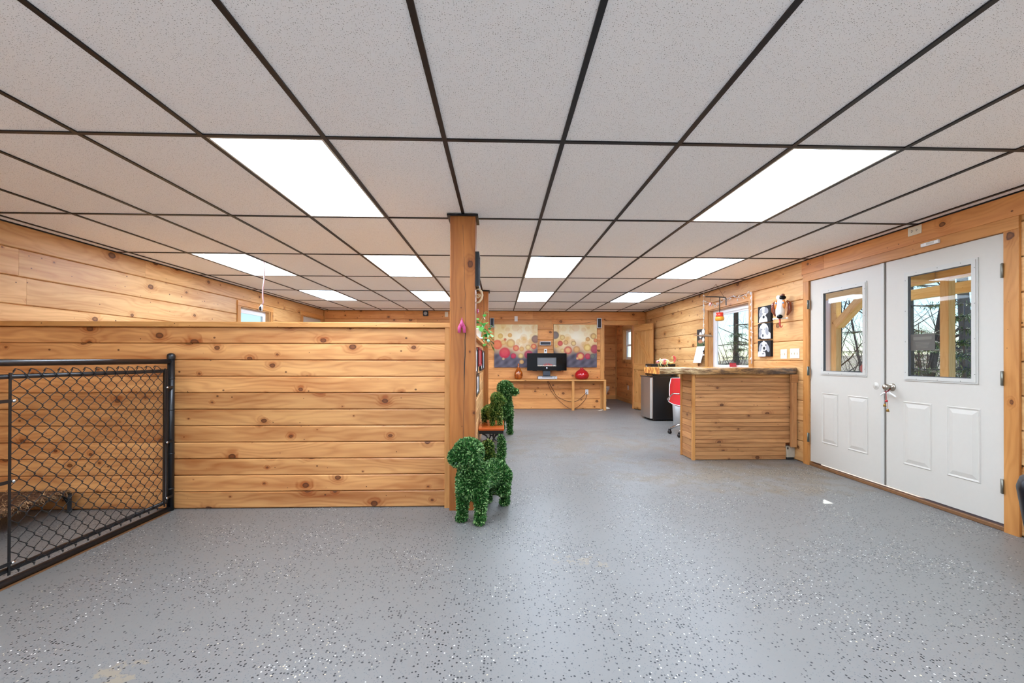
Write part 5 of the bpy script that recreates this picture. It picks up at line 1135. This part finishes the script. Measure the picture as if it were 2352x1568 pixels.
for k in range(4): MB().lathe([(0, 0.012), (0.008, 0.0), (0.012, -0.02), (0.0, -0.016)], 8, (0, 0.01 * math.sin(k), -0.71 - 0.055 * k)).build('little_bell', SHELL if k % 2 else BLACKP, sm)
# string lights round the window casing
sl_ = thing('string_lights', 'white fairy light string draped around the window casing', 'string lights', (XR - 0.03, 0, 0))
path = [(0, 7.0, 1.62), (0, 7.015, 1.8), (0, 6.99, 2.0), (0, 7.02, 2.16), (-0.01, 6.8, 2.1), (-0.02, 6.55, 2.02), (-0.02, 6.3, 2.09), (-0.015, 6.1, 2.1), (-0.02, 5.95, 2.06), (-0.015, 5.8, 2.08), (0, 5.66, 2.1), (0, 5.655, 1.9), (0, 5.662, 1.7), (0, 5.652, 1.5), (0, 5.66, 1.3), (0, 5.655, 1.12)]
PW = [Vector(p) for p in path]; fine = []
for i in range(len(PW) - 1):
    for k in range(5): fine.append(PW[i].lerp(PW[i + 1], k / 5) + Vector((0, 0, 0.006 * math.sin(k * 2.1 + i))))
MB().tube(fine + [PW[-1]], 0.004, 5).build('cord', VINYL, sl_)
rq = random.Random(3); bulb = None
for k in range(2, len(fine), 2):
    p = fine[k] + Vector((-0.008, rq.uniform(-0.015, 0.015), rq.uniform(-0.03, 0.02)))
    if bulb is None: bulb = MB().lathe([(0.0045, 0.012), (0.006, 0.0), (0.0085, -0.014), (0.005, -0.026), (0.0, -0.03)], 8).build('bulb', WHITEC, sl_); o = bulb
    else: o = bulb.copy(); COL.objects.link(o)
    o.parent = sl_; o.location = p; o.rotation_euler = (rq.uniform(-1, 1), rq.uniform(-1, 1), 0)
mg = thing('sill_ornament', 'small red box on the window sill behind the slab', 'ornament', (XR + 0.035, 6.24, WIN1[2] + 0.0145)); box('case', flat('sill_red', '#b8323a', 0.4), mg, (-0.03, -0.04, 0.0), (0.03, 0.04, 0.115), 0.004); box('lid', flat('sill_dark', '#5a2226', 0.4), mg, (-0.032, -0.042, 0.1155), (0.032, 0.042, 0.125), 0.003)
# hanging drop cord from the ceiling over the pen
dc = thing('drop_cord', 'pale pink drop cord with a socket hanging from the ceiling', 'cord', (-2.737, 4.998, 0.0))
pts = [(0, 0, ZC - 0.008), (0.004, 0, 2.2), (0.006, 0, 2.1), (-0.01, 0, 1.98), (-0.012, 0, 1.9), (-0.004, 0, 1.83), (-0.018, 0, 1.795)]
MB().tube(pts, 0.008, 7).build('cable', CORDP, dc); MB().tube([(-0.018, 0, 1.80), (-0.03, 0, 1.765), (-0.036, 0, 1.725)], [0.012, 0.022, 0.02], 10).build('socket', flat('white_rubber', '#dcdad6', 0.5), dc); MB().ball((-0.03, -0.014, 1.755), (0.013, 0.012, 0.028), 10, 7).build('socket_face', BLACKP, dc)
# black tub armchair at the right edge
ac = thing('tub_armchair', 'black leather tub armchair cut off by the right edge', 'armchair', (2.962, 1.85, 0.0), R_(200))
def arc_wall(r0, r1, z0, z1, a0, a1, n=28):
    vs = []; fs = []; pr = [(r0 + 0.0, z0), (r1 - 0.06, z0), (r1 - 0.025, z0 + 0.2), (r1, z1 - 0.06), (r1 - 0.012, z1 - 0.015), (r1 - 0.05, z1), (r0 + 0.02, z1 - 0.01), (r0, z1 - 0.05)]
    for k in range(n + 1):
        a_ = a0 + (a1 - a0) * k / n
        for (r, z) in pr: vs.append((r * math.cos(a_), r * math.sin(a_), z))
    q = len(pr)
    for k in range(n):
        for j in range(q): l = (j + 1) % q; fs.append((k * q + j, (k + 1) * q + j, (k + 1) * q + l, k * q + l))
    fs.append(tuple(range(q))); fs.append(tuple(reversed([n * q + j for j in range(q)]))); return MB().add(vs, fs, True)
arc_wall(0.27, 0.38, 0.12, 0.575, R_(50), R_(310)).build('tub_back', LEATHER, ac)
MB().lathe([(0.0, 0.20), (0.24, 0.20), (0.262, 0.24), (0.262, 0.37), (0.24, 0.41), (0.0, 0.425)], 28, (0.01, 0, 0)).build('seat_cushion', LEATHER, ac)
for k in range(4): a_ = R_(45 + 90 * k); MB().tube([(0.24 * math.cos(a_), 0.24 * math.sin(a_), 0.13), (0.26 * math.cos(a_), 0.26 * math.sin(a_), 0.0)], [0.024, 0.016], 10).build('leg', BLACKP, ac)
MB().lathe([(0.0, 0.12), (0.3, 0.12), (0.3, 0.199), (0.0, 0.199)], 28).build('seat_base', LEATHER, ac)

# ================================================================== OUTSIDE
def ground_mat():
    t = NT('leaf_litter'); P = t.n('TexCoord').outputs['Object']
    a = t.noise(P, 0.6, 4); b = t.noise(P, 9, 5, 0.7)
    c_ = t.mix(t.step(b, 0.35, 0.65), hx('#6f6456'), hx('#a89d90')); c_ = t.mix(t.math('MULTIPLY', t.step(a, 0.5, 0.7), 0.5), c_, hx('#7d8a4e'))
    t.bsdf(c_, 0.95, spec=0.1, bump=b, bstr=0.6, bdist=0.03); return t.m
gm = MB(); vs = []; fs = []; nx, ny = 26, 30; rg = random.Random(2)
for j in range(ny + 1):
    for i in range(nx + 1):
        x = XR + 0.135 + 70 * (i / nx) ** 1.6; y = -30 + 110 * j / ny; d = max(0, x - 9)
        vs.append((x, y, -0.22 + 0.03 * d ** 1.05 * (1 - math.exp(-d / 8)) + (rg.uniform(-0.06, 0.06) if i > 6 else 0)))
for j in range(ny):
    for i in range(nx): a = j * (nx + 1) + i; fs.append((a, a + 1, a + nx + 2, a + nx + 1))
g = gm.add(vs, fs, True).build('ground', ground_mat()); tag(g, 'brown leaf-strewn ground outside the doors', 'ground', kind='structure')
g2 = box('ground', MATS['grey_bark'], None, (-40, -30, -0.5), (XL - 0.135, 60, -0.2)); tag(g2, 'bare ground outside the left wall', 'ground', kind='structure')
def gz(x, y):
    d = max(0, x - 9); return -0.22 + 0.03 * d ** 1.05 * (1 - math.exp(-d / 8))
# porch
pc = thing('porch', 'pale timber porch frame outside the double doors', 'porch', (0, 0, 0))
XP = 5.35
board('deck', flat('deck_boards', '#a59a88', 0.8, var=0.2), pc, (XR + 0.15, 1.2, -0.2), (XP + 0.2, 7.2, -0.06), 'y', 0.0)
def beam(name, lo, hi, g_): return board(name, PORCHW, pc, lo, hi, g_, 0.006)
beam('porch_post', (XP, 4.865, -0.06), (XP + 0.09, 4.97, 2.14), 'z'); beam('porch_post', (XP, 6.55, -0.06), (XP + 0.09, 6.65, 2.14), 'z'); beam('porch_post', (XP, 2.2, -0.06), (XP + 0.09, 2.3, 2.14), 'z')
beam('porch_beam', (XP - 0.01, 1.2, 2.14), (XP + 0.10, 7.1, 2.36), 'y')
beam('cross_beam', (XP - 1.72, 5.0, 2.15), (XP - 0.025, 5.12, 2.30), 'x')
beam('outer_plate', (XP + 0.5, 1.2, 2.03), (XP + 0.6, 6.0, 2.17), 'y')
def brace(p, q, w=0.06):
    p, q = Vector(p), Vector(q); L = (q - p).length; o = MB().box((-L / 2, -w, -w), (L / 2, w, w), 0.005).build('knee_brace', PORCHW, pc, loc=(p + q) / 2); o.rotation_euler = (q - p).to_track_quat('X', 'Z').to_euler()
brace((XP + 0.045, 6.56, 1.72), (XP + 0.045, 6.0, 2.17), 0.06)
box('white_panel', EXTW, pc, (XP - 0.01, 6.665, -0.06), (XP + 0.06, 6.85, 2.14))
box('sun_block_roof', flat('sun_block_underside', '#b39a6c', 0.8, var=0.1), pc, (XR + 0.15, 1.0, 2.40), (XP + 0.7, 5.42, 2.46))  # unseen roof slab added to block the sun, ending short for a sliver

def grow(seed, height, r0, lean=(0, 0), levels=3, nb=(7, 5, 4), up=0.35, spread=1.0, start=0.25):
    rnd = random.Random(seed); m = MB(); tips = []
    def branch(p, d, L, r, lev):
        n = 6 if lev == 0 else 4; pts = [p.copy()]; rs = [r]; dd = d.copy()
        for i in range(n):
            dd = (dd + Vector((rnd.uniform(-1, 1), rnd.uniform(-1, 1), rnd.uniform(-0.5, 0.8))) * (0.07 if lev == 0 else 0.2)).normalized(); p = p + dd * (L / n); pts.append(p.copy()); rs.append(r * (1 - 0.8 * (i + 1) / n))
        m.tube(pts, rs, 7 if lev == 0 else (4 if lev == 1 else 3), caps=False)
        if lev >= levels: tips.append((pts[-1], dd)); return
        for k in range(nb[lev]):
            t = start + (1 - start) * (k + rnd.random()) / nb[lev] if lev == 0 else 0.25 + 0.75 * (k + rnd.random()) / nb[lev]
            i = min(int(t * n), n - 1); q = pts[i].lerp(pts[i + 1], t * n - i); a = rnd.uniform(0, 6.283); side = Vector((math.cos(a), math.sin(a), up * rnd.uniform(0.3, 1.8)))
            nd = (dd * 0.25 + side * spread).normalized(); branch(q, nd, L * rnd.uniform(0.28, 0.5) * (1.25 if lev else 1), r * (1 - 0.75 * t) * 0.5, lev + 1)
    branch(Vector((0, 0, -0.3)), Vector((lean[0], lean[1], 1)).normalized(), height, r0, 0); return m, tips
def conifer(seed, height, r0, whorls, blen, needles, droop=-0.12, bare=0.12):
    rnd = random.Random(seed); m = MB(); nd = MB(); m.tube([(0, 0, -0.3), (0.02, 0.01, height * 0.5), (0, 0, height)], [r0, r0 * 0.6, 0.01], 8)
    br = []
    for k in range(whorls):
        t = bare + (1 - bare) * k / whorls; z = height * t; L = blen * (1 - t * 0.85) * rnd.uniform(0.75, 1.15)
        for q in range(5):
            a = rnd.uniform(0, 6.283); d = Vector((math.cos(a), math.sin(a), 0)); pts = [Vector((0, 0, z)) + d * (L * i / 4) + Vector((0, 0, droop * L * (i / 4) ** 0.7 + 0.06 * L * (i / 4) ** 2)) for i in range(5)]
            m.tube(pts, [0.018 * (1 - 0.2 * i) for i in range(5)], 3, caps=False); br.append(pts)
            for w in range(3):
                i = rnd.randint(1, 3); p = pts[i]; s_ = Vector((-d.y, d.x, 0)) * rnd.choice((-1, 1)); tw = [p, p + (d * 0.5 + s_) * L * 0.12 + Vector((0, 0, -0.02)), p + (d * 0.9 + s_ * 1.3) * L * 0.22 + Vector((0, 0, -0.05))]; m.tube(tw, 0.006, 3, caps=False); br.append(tw)
    for k in range(needles):
        pts = rnd.choice(br); i = rnd.randint(0, len(pts) - 2); p = pts[i].lerp(pts[i + 1], rnd.random())
        d = Vector((rnd.uniform(-1, 1), rnd.uniform(-1, 1), rnd.uniform(-0.7, 0.5))).normalized(); L = rnd.uniform(0.06, 0.15); s_ = d.cross(Vector((0, 0, 1))); s_ = s_.normalized() * 0.006 if s_.length > 0.01 else Vector((0.006, 0, 0))
        nd.add([p - s_ * 0.3, p + d * L * 0.6 + s_, p + d * L, p + d * L * 0.6 - s_], [(0, 1, 2, 3)])
    return m, nd
def plant_tree(name, label, x, y, trunk, leaf=None, bark=BARK, rz=0.0, group=None, lm=None):
    t = thing(name, label, 'tree', (x, y, gz(x, y)), rz, group)
    if isinstance(trunk, bpy.types.Mesh): o = bpy.data.objects.new('trunk', trunk); COL.objects.link(o); o.parent = t
    else: o = trunk.build('trunk', bark, t)
    if leaf is not None:
        if isinstance(leaf, bpy.types.Mesh): q = bpy.data.objects.new('needles', leaf); COL.objects.link(q); q.parent = t
        else: q = leaf.build('needles', lm or NEEDLE, t)
        q['kind'] = 'stuff'
    return t, o.data, (q.data if leaf is not None else None)
c1, n1 = conifer(1, 9.0, 0.10, 17, 2.2, 13000, bare=0.08)
plant_tree('spruce_tree', 'leafy spruce seen left of the porch post', 9.6, 9.6, c1, n1)
c2, n2 = conifer(5, 12.0, 0.10, 17, 2.8, 6000, droop=-0.08, bare=0.05)
plant_tree('conifer_tree', 'tall conifer filling the window behind the counter', 8.2, 14.4, c2, n2, BARKD)
c3, n3 = conifer(9, 2.5, 0.04, 9, 1.1, 3600, bare=0.1)
t3, m3, k3 = plant_tree('spruce_sapling', 'young spruce low beside the thick trunk', 9.0, 7.9, c3, n3)
plant_tree('spruce_sapling', 'young spruce at the foot of the window conifer', 8.0, 13.9, m3, k3, rz=1.0)
b1, _ = grow(2, 11, 0.13, (0.02, -0.03), 3, (8, 4, 3), start=0.12)
plant_tree('bare_tree', 'thick grey bare trunk right of the porch post', 10.4, 9.15, b1)
b2, _ = grow(12, 10, 0.1, (0.05, -0.14), 3, (8, 4, 3), start=0.2)
plant_tree('bare_tree', 'leaning bare tree just left of the porch post', 11.5, 11.1, b2, bark=BARKD)
tm = []
for sd, hgt, r in ((21, 5.5, 0.06), (22, 7, 0.08), (23, 4.2, 0.05), (24, 8, 0.09)):
    b, _ = grow(sd, hgt, r, (random.uniform(-.1, .1), random.uniform(-.1, .1)), 3, (9, 5, 4), start=0.06, up=0.5); o = b.build('trunk', BARKD); tm.append(o.data); bpy.data.objects.remove(o)
rt2 = random.Random(33); spots = [(9.2, 11.3), (8.6, 10.7), (10.6, 12.9), (13.5, 12.2), (14, 10), (16, 13), (15.5, 16.5), (18, 20), (12.5, 17.8), (17, 25), (20, 15), (13.5, 8.4), (17, 10.5), (22, 25), (24, 18)]
for k, (x, y) in enumerate(spots):
    plant_tree('bare_tree', 'slim bare leafless tree in the woods outside', x, y, tm[k % 4], rz=rt2.uniform(0, 6.28), group='bare trees in the woods outside')
for k, (x, y) in enumerate([(13.2, 12.9), (19, 16.5), (16, 20.5), (23, 22), (20, 12)]):
    plant_tree('spruce_sapling', 'small dark spruce further off in the woods', x, y, m3, k3, rz=k * 1.3, group='small spruces in the woods outside')

rs3 = random.Random(44); sht = []
for q in range(3):
    m = MB()
    for k in range(7):
        b, _ = grow(60 + q * 10 + k, rs3.uniform(1.6, 3.4), 0.018, (rs3.uniform(-.5, .5), rs3.uniform(-.5, .5)), 2, (7, 4), start=0.12, up=0.9); ox, oy = rs3.uniform(-.5, .5), rs3.uniform(-.5, .5)
        m.add([(v[0] + ox, v[1] + oy, v[2] + 0.25) for v in b.v], b.f, True)
    o = m.build('twigs', flat('twig_grey', '#7d7268', 0.9, var=0.2)); sht.append(o.data); bpy.data.objects.remove(o)
und = MB()
for k in range(26):
    a = R_(rs3.uniform(36, 62)); d = rs3.uniform(12.5, 22); x, y = d * math.cos(a), d * math.sin(a); z0 = gz(x, y) - 0.1; me = sht[k % 3]; w = rs3.uniform(0, 6.28); cw, sw = math.cos(w), math.sin(w)
    und.add([(x + v.co.x * cw - v.co.y * sw, y + v.co.x * sw + v.co.y * cw, z0 + v.co.z) for v in me.vertices], [tuple(p_.vertices) for p_ in me.polygons], True)
tag(und.build('undergrowth', flat('twig_grey', '#7d7268', 0.9, var=0.2)), 'tangle of bare grey twigs in the undergrowth outside', 'undergrowth', kind='stuff')
